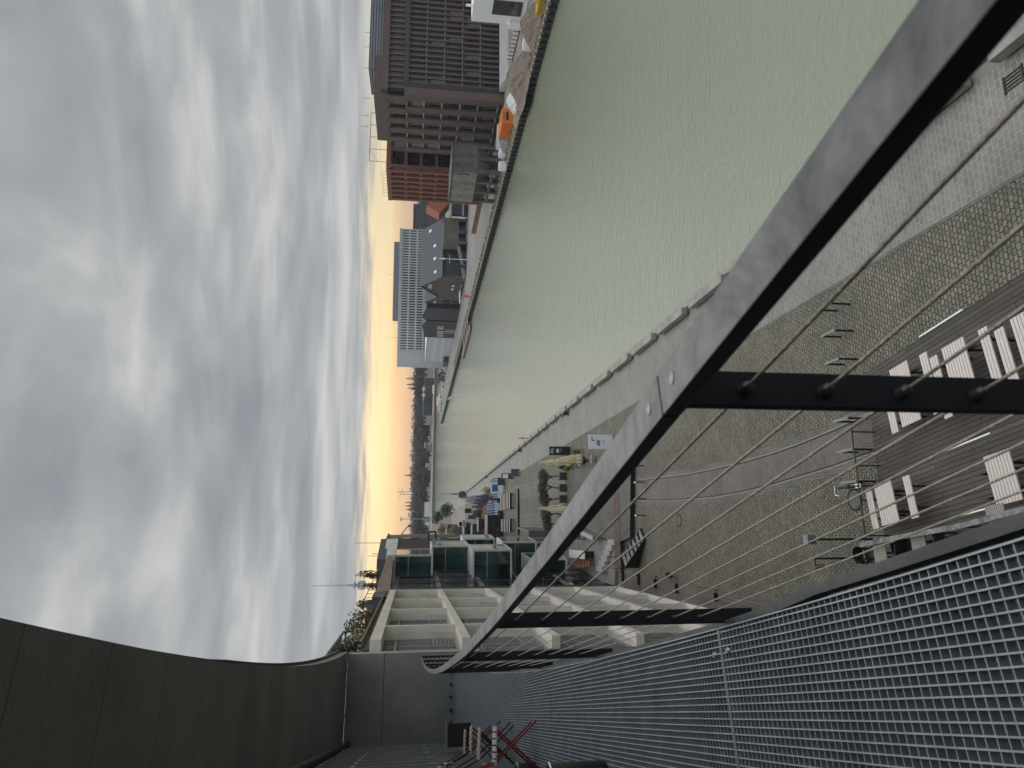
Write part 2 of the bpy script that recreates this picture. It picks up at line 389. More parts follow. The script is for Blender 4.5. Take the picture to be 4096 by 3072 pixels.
railD = [Vector((2.5, 60, 0)), Vector((5.1, 84, 0)), Vector((5.6, 105, 0)), Vector((5.95, 122, 0)), Vector((5.95, 205, 0))]
gF = lambda x, y: G(1700+x*.23146, 1900+y*.23146)
e0, e1, f0, f1 = gF(2030, 675), gF(1650, 715), gF(2020, 885), gF(1650, 885)
railE = [e0+(e0-e1)*.6, e0, e1, Vector((2.6, 125, 0)), Vector((3.0, 205, 0))]
railF = [f0+(f0-f1)*.6, f0, f1, Vector((1.0, 125, 0)), Vector((1.5, 205, 0))]
def strip(mb, pts, offs0, offs1, z):
    for p, q in zip(pts[:-1], pts[1:]):
        mb.quad((p.x+offs0, p.y, z), (p.x+offs1, p.y, z), (q.x+offs1, q.y, z), (q.x+offs0, q.y, z))
def between(mb, P, Q, e, z):
    n = 24
    def at(pts, y):
        for a, c in zip(pts[:-1], pts[1:]):
            if a.y <= y <= c.y: return a.x+(c.x-a.x)*(y-a.y)/(c.y-a.y)
        return pts[-1].x
    y0, y1 = max(P[0].y, Q[0].y), min(P[-1].y, Q[-1].y); ys = [y0+(y1-y0)*i/n for i in range(n+1)]
    for a, c in zip(ys[:-1], ys[1:]):
        mb.quad((at(Q, a)-e, a, z), (at(P, a)+e, a, z), (at(P, c)+e, c, z), (at(Q, c)-e, c, z))
mb = MB(); between(mb, railA, railB, .30, .012); between(mb, railC, railD, .28, .012); between(mb, railE, railF, .28, .012)
struct(mb.build('track_border', m_clinkl))
mb = MB(); between(mb, railA, railB, -.03, .016); between(mb, railC, railD, -.03, .016); between(mb, railE, railF, -.03, .016)
struct(mb.build('track_paving', m_clink))
m_railtop = M('worn_rail_steel', (.15, .14, .122), .45, metal=.1, var=.25, scale=3)
m_groove = M('rail_groove', (.02, .018, .016), .9)
for nm, lab, pts, sgn in (('tramway_rail', 'old rail in the cobbles nearer the water, beside the bicycle racks', railA, -1),
                     ('tramway_rail', 'old rail in the cobbles nearer the building, passing the manhole cover', railB, 1),
                     ('tramway_rail', 'pale rail beyond the olive trees, nearest the promenade', railC, -1),
                     ('tramway_rail', 'pale rail beyond the olive trees, second from the promenade', railD, 1),
                     ('tramway_rail', 'far pale rail running beside the dark kiosk, third from the promenade', railE, -1),
                     ('tramway_rail', 'far pale rail closest to the house fronts', railF, 1)):
    mb = MB(); strip(mb, pts, -.032, .032, .022); r = mb.build(nm, m_railtop); tag(r, lab, 'rail', 'old harbour rails set in the paving')
    g = MB(); strip(g, pts, *((.034, .085) if sgn > 0 else (-.085, -.034)), .019); g.build('groove', m_groove, r)

# coping of the quay: granite beam with raised stones, dark gaps between them
mb = MB()
for y in range(-12, 213, 3): mb.box(12.9, 13.25, y, y+2.97, -.6, .14)
o = mb.build('quay_edge', m_granite); tag(o, 'granite edge beam of the near quay running along the water', 'quay edge')
y = 10.5; k = 0; stones = []
first = None
while y < 205:
    Lg = 4.6
    mb = MB(); mb.box(-.21, .21, .12, Lg-.12, .14, .50)
    if first is None:
        first = mb.build('quay_bench_stone', m_granite, bevel=.02); first.location = (12.62, y, 0); o = first
    else:
        o = first.copy(); col.objects.link(o); o.location = (12.62, y, 0)
    tag(o, 'long granite block lying along the near quay edge', 'stone block', 'granite blocks lined up on the quay edge')
    y += 5.35; k += 1
mb = MB()
for i in range(5): mb.box(-.22+.1*i, -.18+.1*i, -.28, .28, .0, .03)
mb.box(-.26, .26, -.32, -.28, 0, .034); mb.box(-.26, .26, .28, .32, 0, .034)
for P, lb in ((G(4057, 318), 'iron drain grate in the promenade beside the quay stones'),):
    o = mb.build('drain_grate', m_black); o.location = (P.x, P.y, .012); tag(o, lb, 'drain')
def manhole(P, r, lab):
    t_ = thing('manhole_cover', lab, 'manhole', (P.x, P.y, 0))
    MB().lathe((P.x, P.y, .006), [(r, 0), (r, .014), (r*.86, .016), (r*.84, .010), (.001, .012)], 28).build('frame', m_groove, t_, True)
    MB().lathe((P.x, P.y, .01), [(r*.8, 0), (r*.8, .012), (.001, .013)], 28).build('lid', M('manhole_concrete', (.125, .118, .10), .8, bump=.2), t_, True)
manhole(G(2718, 2082), .36, 'round manhole cover alone in the cobbles left of the rails')
manhole(G(3420, 1998), .42, 'round manhole cover beside the bicycle at the deck corner')

# ================================================================== the balcony we stand on
BD = Vector((-.2197, .9756, 0)).normalized(); BN = Vector((BD.y, -BD.x, 0))
def BT(t, n, z): p = BD*t + BN*n; return Vector((p.x, p.y, z))
FZ = 14.0
def ne(t): return .348 + (.0026*(t-3.5)**2 if t > 3.5 else .0045*(3.5-t)**2)
def nh(t):
    T = ((-3, .60), (-1, .505), (.3, .475), (1, .462), (2.1, .436), (3.7, .412), (5.5, .414), (6.6, .433))
    if t >= 6.6: return ne(t)+.06
    for (a, x), (c, y_) in zip(T[:-1], T[1:]):
        if a <= t <= c:
            f = (t-a)/(c-a); return x+(y_-x)*f
    return .6
NF = -.95
seams = [-1.97, 3.73, 9.43, 15.13, 20.83, 27.98]
bf = thing('balcony_floor', 'balcony floor of galvanised grating panels with a curved outer edge', 'balcony floor', BT(10, -.3, FZ-.04))
for t0, t1 in zip(seams[:-1], seams[1:]):
    t0 += .006; t1 -= .006
    bars = MB()
    n = NF+.02
    nmax = max(ne(t0), ne(t1))
    while n < nmax:
        a, c = t0, t1
        if n > .348:
            if t1 <= 3.74:
                tl = 3.5-math.sqrt(max(0, (n-.348)/.0045)); c = min(c, tl)
            else: a = max(a, 3.5+math.sqrt((n-.348)/.0026))
        if c-a > .03: bars.bar(BT(a, n, FZ-.02), BT(c, n, FZ-.02), .0055, .04)
        n += .034
    t = t0+.03
    while t < t1:
        bars.bar(BT(t, NF, FZ-.0185), BT(t, ne(t), FZ-.0185), .0034, .031); t += .044
    ts = [t0+(t1-t0)*i/14 for i in range(15)]
    for a, c in zip(ts[:-1], ts[1:]): bars.bar(BT(a, ne(a), FZ-.019), BT(c, ne(c), FZ-.019), .006, .044)
    for tt in (t0, t1): bars.bar(BT(tt, NF, FZ-.019), BT(tt, ne(tt), FZ-.019), .005, .044)
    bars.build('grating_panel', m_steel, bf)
# clips by the second post
for P in ((3.64, .235), (3.82, .225)):
    o = MB().cyl(BT(P[0], P[1], FZ), BT(P[0], P[1], FZ+.012), .016, .012, 12).build('grating_clip', m_chrome)
    tag(o, 'small round steel clip on the seam between the first two grating panels', 'clip', 'clips on the grating seam')

rl = thing('balcony_railing', 'dark steel balcony railing with grey flat handrail and tight steel cables', 'railing', BT(1, .46, FZ-.1))
def nz(t): return 15.205 - .004*min(max(t, 0), 6)
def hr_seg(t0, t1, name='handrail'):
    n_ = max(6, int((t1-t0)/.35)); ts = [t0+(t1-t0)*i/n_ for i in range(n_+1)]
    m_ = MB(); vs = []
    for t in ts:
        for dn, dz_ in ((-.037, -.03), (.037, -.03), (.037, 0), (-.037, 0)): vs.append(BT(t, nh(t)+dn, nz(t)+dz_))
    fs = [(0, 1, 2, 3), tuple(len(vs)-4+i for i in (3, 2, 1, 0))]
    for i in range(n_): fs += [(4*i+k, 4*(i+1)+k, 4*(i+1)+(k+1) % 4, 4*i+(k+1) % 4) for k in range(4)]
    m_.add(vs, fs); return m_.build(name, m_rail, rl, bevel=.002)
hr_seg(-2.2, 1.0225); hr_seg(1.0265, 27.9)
for t in (.965, 1.085):
    s = MB().lathe(BT(t, nh(t)+.002, nz(t)), [(.011, -.002), (.011, .0015), (.0075, .0025), (.006, .0015), (.001, .0015)], 20).build('screw', M('pale_screw', (.36, .36, .34), .4, .3), rl, True)
ptimes = [-1.85, 1.0, 3.73, 6.57, 9.43, 12.3, 15.13, 18.0, 20.83, 23.7, 26.5]
cz = [15.07-.1385*i for i in range(8)]
for t in ptimes:
    w_ = .062 if t < 2 else .074
    p = MB().bar(BT(t, nh(t), 13.80), BT(t, nh(t), nz(t)-.031), w_, .016, up=tuple(BD)).build('post', m_darksteel, rl, bevel=.0015)
    if t < 9: 
        for z in cz:
            f = MB().cyl(BT(t-.026, nh(t)-.004, z), BT(t-.008, nh(t)-.004, z), .0095, .0115, 10)
            f.cyl(BT(t-.034, nh(t)-.004, z), BT(t-.026, nh(t)-.004, z), .005, .0095, 10).build('cable_ferrule', M('ferrule_dark', (.09, .085, .08), .4, .6) if 'ferrule_dark' not in bpy.data.materials else bpy.data.materials['ferrule_dark'], p, True)
for z in cz:
    ts = [-2.1]+[x for x in ptimes[1:]]+[27.9]
    MB().tube([BT(t, nh(t)-.004, z) for t in ts], .0031, 8).build('cable', m_rope, rl, True)
br = MB(); ts = [-2.2+i*.5 for i in range(61)]
for a, c in zip(ts[:-1], ts[1:]): br.bar(BT(a, nh(a)-.045 if a > 3 else ne(a)+.055, 13.925), BT(c, nh(c)-.045 if c > 3 else ne(c)+.055, 13.925), .042, .07)
br.build('bottom_rail', TOPSHEEN('bottom_rail_coating', (.045, .047, .05), (.085, .088, .09), (.008, .009, .011), .5), rl)
# carrying beams under the grating
bb = MB()
for t in (-1.97, 3.73, 9.43, 15.13, 20.83): bb.bar(BT(t, NF-.1, 13.84), BT(t, ne(t)-.03, 13.84), .1, .22)
tag(bb.build('balcony_beam', m_darksteel), 'dark steel cross beams carrying the balcony grating', 'beam')

# the building behind the balcony
hb = thing('concrete_house', 'dark grey concrete house whose balcony we look along, with curved soffit and end wall', 'building', BT(10, -3, 0))
ts = [-8+i*1.0 for i in range(37)]
ns = lambda t: ne(t)+.2+(.02 if t > 10 else 0)
poly = [BT(t, ns(t), 0) for t in ts]+[BT(28.0, -9, 0), BT(-8, -9, 0)]
m_soff = BRICK('board_marked_soffit', (.225, .225, .216), (.20, .20, .193), (.075, .075, .073), 60, 1.35, .006, rot=-rad(12.69), bump=.2, var=.35, rough=.85)
MB().prism([(p.x, p.y) for p in poly], 17.78, 18.15).build('soffit_slab', m_soff, hb)
rf = MB()
for a, c in zip(ts[:-1], ts[1:]): rf.bar(BT(a, ns(a)+.015, 18.14), BT(c, ns(c)+.015, 18.14), .10, .09)
rf.build('roof_edge_trim', M('roof_trim', (.05, .045, .04), .7), hb)
m_endw = BRICK('end_wall_concrete', (.165, .175, .175), (.15, .16, .16), (.05, .052, .052), 40, 1.55, .006, plane='xz', bump=.1, var=.2, rough=.75)
MB().extr([BT(28, -9, 0), BT(28, 2.05, 0), BT(28, 2.05, 17.775), BT(28, -9, 17.775)], BD*.35).build('end_wall', m_conc, hb)
g = MB(); g.bar(BT(27.996, -.94, 16.47), BT(27.996, 2.05, 16.47), .012, .02); g.build('wall_joint', M('joint_dark', (.05, .052, .05), .9), hb)  # dark strip along the level wall joint
MB().extr([BT(28.02, 2.055, 13), BT(28.3, 2.055, 13), BT(28.3, 2.055, 17.76), BT(28.02, 2.055, 17.76)], BN*.06).build('corner_trim', m_lime, hb)
for i in range(6):
    n = 1.35-.42*i
    MB().cyl(BT(27.99, n, 14.07), BT(27.86, n, 14.07), .055, .045, 10).build('wall_spigot', m_black, hb, True)
m_frame = M('window_frame_grey', (.23, .25, .24), .5, var=.12)
gl = MB().extr([BT(-6, NF-.08, 14), BT(28, NF-.08, 14), BT(28, NF-.08, 17.775), BT(-6, NF-.08, 17.775)], -BN*.04).build('glazing', GLASS('balcony_glass', (.035, .04, .04), .08), hb)
t = 1.2; k = 0
while t < 27.5:
    f = MB().bar(BT(t, NF-.03, 14.0), BT(t, NF-.03, 17.5), .09, .07, up=tuple(BD)).build('mullion', m_frame, hb)
    if k % 2: 
        MB().bar(BT(t+.12, NF-.03, 14.0), BT(t+.12, NF-.03, 17.5), .05, .06, up=tuple(BD)).build('door_stile', m_frame, f)
        MB().bar(BT(t-.03, NF+.015, 15.05), BT(t+.1, NF+.015, 15.05), .03, .16).build('door_lock', m_chrome, f)
    t += 1.18; k += 1
fr = MB()
for z in (14.04, 16.72, 17.5): fr.bar(BT(-6, NF-.035, z), BT(28, NF-.035, z), .05, .07)
fr.build('window_rail', m_frame, hb)
MB().tube([BT(-6, NF+.10, 17.60), BT(27.9, NF+.10, 17.60)], .085, 14).build('blind_box', m_black, hb, True)
lw = MB().extr([BT(-8, -1.05, 0), BT(28, -1.05, 0), BT(28, -1.05, 13.8), BT(-8, -1.05, 13.8)], -BN*8)
lw.build('lower_wall', m_anth, hb)
fl = MB().extr([BT(-8, NF-.01, 13.80), BT(28, NF-.01, 13.80), BT(28, NF-.01, 14.0), BT(-8, NF-.01, 14.0)], -BN*6); fl.build('floor_slab', m_conc, hb)

# black ash bins standing on the grating, seen at the edge of the picture
def ashbin(t, n, r, h, lab):
    P = BT(t, n, FZ); o = thing('ash_bin', lab, 'ash bin', P)
    MB().lathe(P, [(r*.96, 0), (r, .02), (r, h-.02), (r*.9, h-.015), (r*.88, h-.08), (.001, h-.09)], 32).build('bin_body', M('black_bin', (.02, .021, .022), .35, var=.1) if 'black_bin' not in bpy.data.materials else bpy.data.materials['black_bin'], o, True)
    MB().ring(P+Vector((0, 0, h-.01)), r, .010, 'z', 32, 8).build('bin_rim', m_chrome, o, True)
b1 = G(2425, 3052, FZ); b2 = G(2160, 3066, FZ)
tn = lambda p: (p.dot(BD), p.dot(BN))
t_, n_ = tn(b1); ashbin(t_+.05, n_-.13, .15, .47, 'black round ash bin with bright rim, nearer of the two on the grating')
t_, n_ = tn(b2); ashbin(t_+.35, n_-.10, .13, .24, 'black round ash bin with bright rim, farther of the two, by the folding chairs')

# folding garden chairs stored against the glazing: slatted seat and back on crossed legs
m_slat = M('weathered_slat', (.40, .33, .27), .75, var=.25, scale=8, stretch=(1, 6, 1))
m_slatl = M('pale_slat', (.46, .44, .40), .75, var=.25, scale=8, stretch=(1, 6, 1))
def folding_chair(name, lab, loc, rz, frame, slat, has_back=True, w_=.44):
    o = thing(name, lab, 'folding chair', loc, rz, 'folding chairs stored on the balcony')
    Mx = Matrix.Translation(loc) @ Matrix.Rotation(rz, 4, 'Z')
    W = lambda *p: Mx @ Vector(p)
    st = MB()
    for i in range(6): st.bar(W(-w_/2, -.19+.075*i, .50+.004*i), W(w_/2, -.19+.075*i, .50+.004*i), .058, .016)
    st.build('seat', slat, o)
    for s in (-1, 1):
        x = s*(w_/2-.03)
        MB().tube([W(x, .26, 0), W(x, .24, .03), W(x, -.18, .50), W(x, -.21, .49)], .013, 8).build('leg', frame, o, True)
        top = W(x*.95, .42, 1.02) if has_back else W(x*.95, .20, .5)
        MB().tube([W(x*.94, -.26, 0), W(x*.94, -.23, .03), W(x*.95, .17, .5), top], .013, 8).build('leg', frame, o, True)
    MB().bar(W(-w_/2, .20, .06), W(w_/2, .20, .06), .012, .012).bar(W(-w_/2, -.20, .06), W(w_/2, -.20, .06), .012, .012).build('stretcher', frame, o)
    if has_back:
        bk = MB()
        for z, yy in ((.86, .345), (.98, .40)): bk.bar(W(-w_/2, yy, z), W(w_/2, yy, z), .016, .075)
        bk.build('backrest', slat, o)
    return o
m_redf = M('red_tube', (.20, .018, .012), .4, var=.2); m_blkf = M('black_tube', (.012, .011, .011), .4); m_darkred = M('dark_red_tube', (.09, .012, .010), .4)
bz = math.atan2(-BD.x, BD.y)
def bl(t, n): p = BT(t, n, FZ); return p
def gtn(X, Y): p = G(X, Y, FZ); return p.dot(BD), p.dot(BN)
cpos = [gtn(2138, 2968), gtn(2048, 2965), gtn(2000, 2950), gtn(1965, 2960)]
for (t_, n_), dr, fm_, sl_, lb in zip(cpos, (92, 84, 97, 88), (m_redf, m_blkf, m_blkf, m_darkred), (m_slatl, m_slat, m_slatl, m_slat),
        ('red framed folding chair with pale slats, nearest on the grating', 'black framed folding chair standing close behind the red one', 'black folding chair third in the row of stored chairs', 'dark red folding chair farthest along the balcony')):
    folding_chair('folding_chair', lb, bl(t_, n_-.02), bz+rad(dr), fm_, sl_)
o = thing('plant_tub', 'black square tub with pale rim standing behind the folding chairs', 'tub', bl(20.2, -.52))
P = bl(20.2, -.52); MB().prism([(BT(20.2+a, -.52+c, 0).x, BT(20.2+a, -.52+c, 0).y) for a, c in ((-.3, -.27), (.3, -.27), (.3, .27), (-.3, .27))], FZ, FZ+.60).build('tub_body', m_black, o)
rim = MB(); q4 = [BT(20.2+a, -.52+c, FZ+.61) for a, c in ((-.3, -.27), (.3, -.27), (.3, .27), (-.3, .27))]
for a, c in zip(q4, q4[1:]+q4[:1]): rim.bar(a, c, .04, .03)
rim.build('tub_rim', m_frame, o)

# ================================================================== pale stone building beside us
LX = -3.76
YF = [28.6, 32.8, 40.1, 46.6, 54.2]; ZS = [.29, 3.47, 6.80, 10.16, 13.61, 17.05]
lb_ = thing('limestone_building', 'pale stone office block with a deep grid of piers and floor bands', 'building', (LX-4, 40, 0))
for i, y in enumerate(YF):
    if i: MB().box(LX-.62, LX, y-.28, y, .0, 16.66).build('pier', m_lime, lb_)
for i, z in enumerate(ZS):
    th = .42 if i == len(ZS)-1 else .33
    MB().box(LX-.60, LX+.012, YF[0]-.3, YF[-1]+.02, z-th, z).build('floor_band', m_lime, lb_)
m_blind = M('drawn_blind_glass', (.27, .29, .28), .25, var=.12, scale=.4)
m_fr2 = M('stone_window_frame', (.30, .31, .30), .5)
for i in range(4):
    for k in range(5):
        y0, y1, z0, z1 = YF[i]+.0, YF[i+1]-.28, ZS[k], ZS[k+1]-.33
        wn = MB(); xx = LX-.60
        for a, c in ((y0, y0+.12), (y1-.12, y1), ((y0+y1)/2-.05, (y0+y1)/2+.05), (y0+(y1-y0)*.25-.03, y0+(y1-y0)*.25+.03), (y0+(y1-y0)*.75-.03, y0+(y1-y0)*.75+.03)): wn.box(xx-.05, xx+.05, a, c, z0, z1)
        wn.box(xx-.048, xx+.048, y0, y1, z1-.62, z1-.54); wn.box(xx-.048, xx+.048, y0, y1, z0, z0+.1)
        f = wn.build('window', m_fr2, lb_)
        MB().box(xx-.10, xx-.055, y0, y1, z0, z1).build('pane', m_glassb if (i+k) % 3 else m_blind, f)
        gr = MB()
        for j in range(6): gr.bar((xx+.30, y0, z0+.15+.15*j), (xx+.30, y1, z0+.15+.15*j), .014, .014)
        gr.bar((xx+.30, y0, z0+1.05), (xx+.30, y1, z0+1.05), .03, .03)
        gr.build('guard_rail', m_fr2, lb_)
MB().box(LX-9, LX-.72, YF[0]-.3, YF[-1], 0, 16.95).build('core', m_anth, lb_)
MB().box(LX-9, LX-.61, YF[0]-.3, YF[-1]+.02, 16.96, 17.06).build('roof', m_anth, lb_)
MB().box(LX-.36, LX-.30, YF[0]-.3, YF[-1]+.02, 17.05, 17.30).box(LX-.5, LX+.03, YF[0]-.3, YF[-1]+.02, 17.30, 17.36).build('roof_parapet', M('bronze_coping', (.11, .09, .07), .5), lb_)
# roof garden
def screen(lab, p0, p1, z0, z1):
    o = thing('slatted_screen', lab, 'screen', (p0[0], p0[1], z0)); a, c = Vector((*p0, 0)), Vector((*p1, 0))
    s = MB(); z = z0
    while z < z1: s.bar((a.x, a.y, z+.05), (c.x, c.y, z+.05), .03, .085); z += .10
    s.build('slats', m_anth, o)
    n_ = 4
    for i in range(n_+1):
        p = a.lerp(c, i/n_); MB().bar((p.x, p.y+.04, z0), (p.x, p.y+.04, z1+.05), .05, .05).build('post', m_black, o)
screen('dark slatted screen across the roof garden of the pale building', (-3.92, 47.2), (-5.95, 47.2), 17.1, 18.25)
o = thing('roof_hut', 'small dark hut on the far roof corner of the pale building', 'roof hut', (-4.9, 52, 17.06))
MB().box(-6.2, -3.88, 49.6, 54.0, 17.06, 18.02).build('hut_wall', m_anth, o); MB().box(-6.25, -3.83, 49.55, 54.05, 18.02, 18.08).build('hut_roof', m_black, o)
def pergola(lab, x0, x1, ys, z1):
    o = thing('pergola', lab, 'pergola', (x0, ys[0], 17.06))
    for y in ys:
        for x in (x0, x1): MB().bar((x, y, 17.06), (x, y, z1), .10, .10).build('post', m_black, o)
        MB().bar((x0, y, z1+.05), (x1, y, z1+.05), .10, .10).build('cross_beam', m_black, o)
    for x in (x0, x1): MB().bar((x, ys[0]-.05, z1+.15), (x, ys[-1]+.05, z1+.15), .08, .10).build('long_beam', m_black, o)
    for i in range(2):
        MB().box(x0+.05, x1-.05, ys[i]+.2, ys[i+1]-.2, z1+.21, z1+.24).build('awning', M('pale_awning', (.5, .5, .5), .8) if 'pale_awning' not in bpy.data.materials else bpy.data.materials['pale_awning'], o)
pergola('black pergola frame with pale awnings on the roof of the pale building', -6.6, -5.0, (29.4, 35.2, 41.2), 18.95)
m_leaf = M('roof_leaves', (.062, .075, .030), .7, var=.5, scale=2.5)
m_leafr = M('reddish_leaves', (.10, .055, .035), .7, var=.4, scale=2.5)
m_olive = M('olive_leaves', (.085, .095, .065), .7, var=.45, scale=2.5)
m_leafd = M('dark_leaves', (.035, .045, .022), .7, var=.5, scale=2.5)
m_bark = M('bark', (.06, .05, .04), .9, var=.4, scale=8)
m_grassy = M('dry_grass_blades', (.22, .20, .10), .8, var=.4, scale=4)
def blob(mb, c, rx, ry, rz, n, size, rng, hollow=.35):
    for _ in range(n):
        while True:
            p = Vector((rng.uniform(-1, 1), rng.uniform(-1, 1), rng.uniform(-1, 1)))
            if hollow < p.length < 1: break
        mb.leaf((c[0]+p.x*rx, c[1]+p.y*ry, c[2]+p.z*rz), size, rng)
def shrub(name, lab, cat, base, hgt, wid, mat, n=500, size=.12, clumps=7, group=None, dens=1.0, seed=1, stem=True, ry=None):
    rng = random.Random(seed); o = thing(name, lab, cat, base, 0, group); f = MB(); ry = ry or wid
    for _ in range(clumps):
        a = rng.random()*6.28; q = rng.random()**.5*.65
        c = (base[0]+math.cos(a)*wid*q*.8, base[1]+math.sin(a)*ry*q*.8, base[2]+hgt*(.42+.42*rng.random()))
        s = .35+.25*rng.random(); blob(f, c, wid*s, ry*s, hgt*s*.7, n//clumps, size, rng)
    f.build('foliage', mat, o)
    if stem:
        st = MB()
        for _ in range(3):
            a = rng.random()*6.28; st.tube([base, (base[0]+math.cos(a)*wid*.15, base[1]+math.sin(a)*ry*.15, base[2]+hgt*.35), (base[0]+math.cos(a)*wid*.4, base[1]+math.sin(a)*ry*.4, base[2]+hgt*.75)], [.03*hgt/1.5, .02*hgt/1.5, .008], 6)
        st.build('stem', m_bark, o)
    return o
for i, (y, x, h, wd, mt, lb) in enumerate(((44.6, -4.55, 1.9, .55, m_leaf, 'green roof hedge shrub just in front of the slatted screen'), (42.3, -4.8, 2.0, .6, m_leaf, 'yellowish roof shrub between the pergola and the slatted screen'),
        (48.9, -4.3, 1.9, .55, m_leafr, 'brownish roof shrub directly behind the slatted screen'), (38.5, -4.75, 1.7, .6, m_leaf, 'leafy roof shrub under the far bay of the pergola'),
        (34.0, -4.6, 1.4, .6, m_grassy, 'dry ornamental grass on the roof under the middle of the pergola'), (30.2, -4.4, 1.5, .6, m_leafd, 'dark roof shrub at the near end of the pergola'))):
    shrub('roof_shrub', lb, 'shrub', (x, y, 17.06), h, wd, mt, 520, .075, 8, 'shrubs of the roof garden', seed=20+i)
# ================================================================== terrace and wooden deck below the balcony
k5 = .46293
def c5(x, y): return (3072+x*k5, 1700+y*k5)
def c4(x, y): return (3072+x*k5, 1000+y*k5)
DZ = .2
o = thing('wooden_deck', 'weathered grey wooden deck with picnic tables below the balcony', 'deck', (2, 15, 0))
MB().prism([(9.0, .4), (5.42, 22.0), (-3.7, 21.95), (-3.7, .4)], .02, DZ).build('planking', m_deck, o)
m_led = M('white_light_strip', (.85, .85, .82), .4, var=.04)
for a, c, lb in ((c4(1685, 515), c4(1315, 750), 'white light strip on the deck edge beside the cobbles'), (c5(1925, 70), c5(1515, 235), 'white light strip in the middle of the deck between the tables'),
                 (c5(1920, 715), c5(1640, 790), 'white light strip on the deck next to the terrace table')):
    p, q = G(*a, DZ), G(*c, DZ)
    tag(MB().bar(p+Vector((0, 0, .02)), q+Vector((0, 0, .02)), .045, .03).build('light_strip', m_led), lb, 'light strip', 'white strips along the wooden deck')

m_pale = M('pale_larch_slat', (.66, .59, .55), .7, var=.16, scale=5, stretch=(.6, 7, 1), bump=.1)
def picnic(L_):
    o = thing('picnic_table', 'x', 'picnic table', (0, 0, 0), 0, 'slatted picnic tables on the wooden deck')
    tp = MB()
    for i in range(8): tp.box(-L_/2, L_/2, -.42+.105*i+.009, -.42+.105*i+.096, .72, .765)
    tp.build('tabletop', m_pale, o, bevel=.006)
    for s in (-1, 1):
        sb = MB()
        for i in range(3): sb.box(-L_/2, L_/2, s*.95-.155+.105*i+.004, s*.95-.155+.105*i+.094, .58, .625)
        sb.build('bench_seat', m_pale, o, bevel=.006)
    for s in (-1, 1):
        x = s*(L_/2-.32); f = MB()
        f.bar((x, -.30, 0), (x, -.20, .72), .06, .05, up=(1, 0, 0)); f.bar((x, .30, 0), (x, .20, .72), .06, .05, up=(1, 0, 0))
        f.bar((x, -1.1, .555), (x, 1.1, .555), .06, .045); f.bar((x, -.38, .695), (x, .38, .695), .06, .045)
        f.bar((x, -.98, 0), (x, -.92, .54), .05, .05, up=(1, 0, 0)); f.bar((x, .98, 0), (x, .92, .54), .05, .05, up=(1, 0, 0))
        f.build('frame', m_black, o)
    return o
pl_ = picnic(1.86); ps_ = picnic(1.28)
pl_.location = (4.12, 19.2, DZ); pl_.rotation_euler.z = rad(9)
pl_['label'] = 'pale picnic table half hidden behind the nearest railing post, close to the bicycle racks'
dup(pl_, (4.22, 16.93, DZ), rad(9), 'second pale picnic table of the right hand row, level with the white edge strip')
dup(pl_, (4.35, 14.55, DZ), rad(9), 'pale picnic table at the near end of the right hand row')
ps_.location = (.93, 20.62, DZ); ps_.rotation_euler.z = rad(9)
ps_['label'] = 'pale picnic table standing at the far deck edge beside the bicycle'
t3_ = dup(ps_, (1.36, 16.05, DZ), rad(9), 'pale picnic table in the left row nearest the black terrace rail')
for ch in list(t3_.children):
    if ch.name.startswith('bench_seat') and ch.data.vertices[0].co.y > 0: bpy.data.objects.remove(ch)

# raised terrace against the house, with small tables and black chairs
TZ = 1.25
g0, g1, g2 = G(*c5(800, 1040), 2.25), G(*c5(1050, 985), 2.25), G(*c5(1640, 880), 2.25)
ex = [(g2.x+.9, 11.0), (g2.x, g2.y), (g1.x, g1.y), (g0.x, g0.y)]
tr = thing('terrace', 'raised dark terrace with small tables beside the wooden deck', 'terrace', (-2, 17, 0))
MB().prism(ex+[(-3.7, ex[-1][1]), (-3.7, 11.0)], 0, TZ).build('terrace_floor', m_deck, tr)
gr_ = thing('terrace_rail', 'grey flat topped guard rail on black posts along the raised terrace', 'guard rail', (g1.x, g1.y, TZ))
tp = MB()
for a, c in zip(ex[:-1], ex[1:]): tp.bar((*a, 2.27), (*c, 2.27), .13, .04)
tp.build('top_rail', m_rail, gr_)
for a, c in zip(ex[:-1], ex[1:]):
    a, c = Vector((*a, 0)), Vector((*c, 0)); n_ = max(1, int((c-a).length/1.3))
    for i in range(n_): p = a.lerp(c, i/n_); MB().bar((p.x, p.y, 1.0), (p.x, p.y, 2.25), .05, .05).build('post', m_black, gr_)
wr = MB()
for z in (1.45, 1.65, 1.85, 2.05):
    for a, c in zip(ex[:-1], ex[1:]): wr.bar((*a, z), (*c, z), .014, .014)
wr.build('wires', m_black, gr_)
m_tt = BRICK('diagonal_slat_top', (.40, .36, .32), (.36, .33, .29), (.12, .11, .10), 3, .05, .008, rot=rad(35), bump=.3, var=.1)
def bistro(P, rz, lb):
    o = thing('terrace_table', lb, 'table', (P.x, P.y, TZ), rz, 'small square tables on the terrace')
    Mx = Matrix.Translation(o.location) @ Matrix.Rotation(rz, 4, 'Z'); W = lambda *p: Mx @ Vector(p)
    MB().extr([W(-.28, -.28, .72), W(.28, -.28, .72), W(.28, .28, .72), W(-.28, .28, .72)], (0, 0, .03)).build('tabletop', m_tt, o)
    MB().cyl(W(0, 0, 0.02), W(0, 0, .72), .03).build('column', m_black, o); MB().lathe(W(0, 0, 0), [(.2, 0), (.2, .02), (.03, .04)], 16).build('foot', m_black, o)
bistro(G(*c5(965, 1105), 2.0), rad(6), 'small square slatted table at the far end of the terrace'); bistro(G(*c5(1295, 1010), 2.0), rad(6), 'small square slatted table in the middle of the terrace')
bistro(G(*c5(1970, 790), 2.0), rad(6), 'small square slatted table at the near end of the terrace')
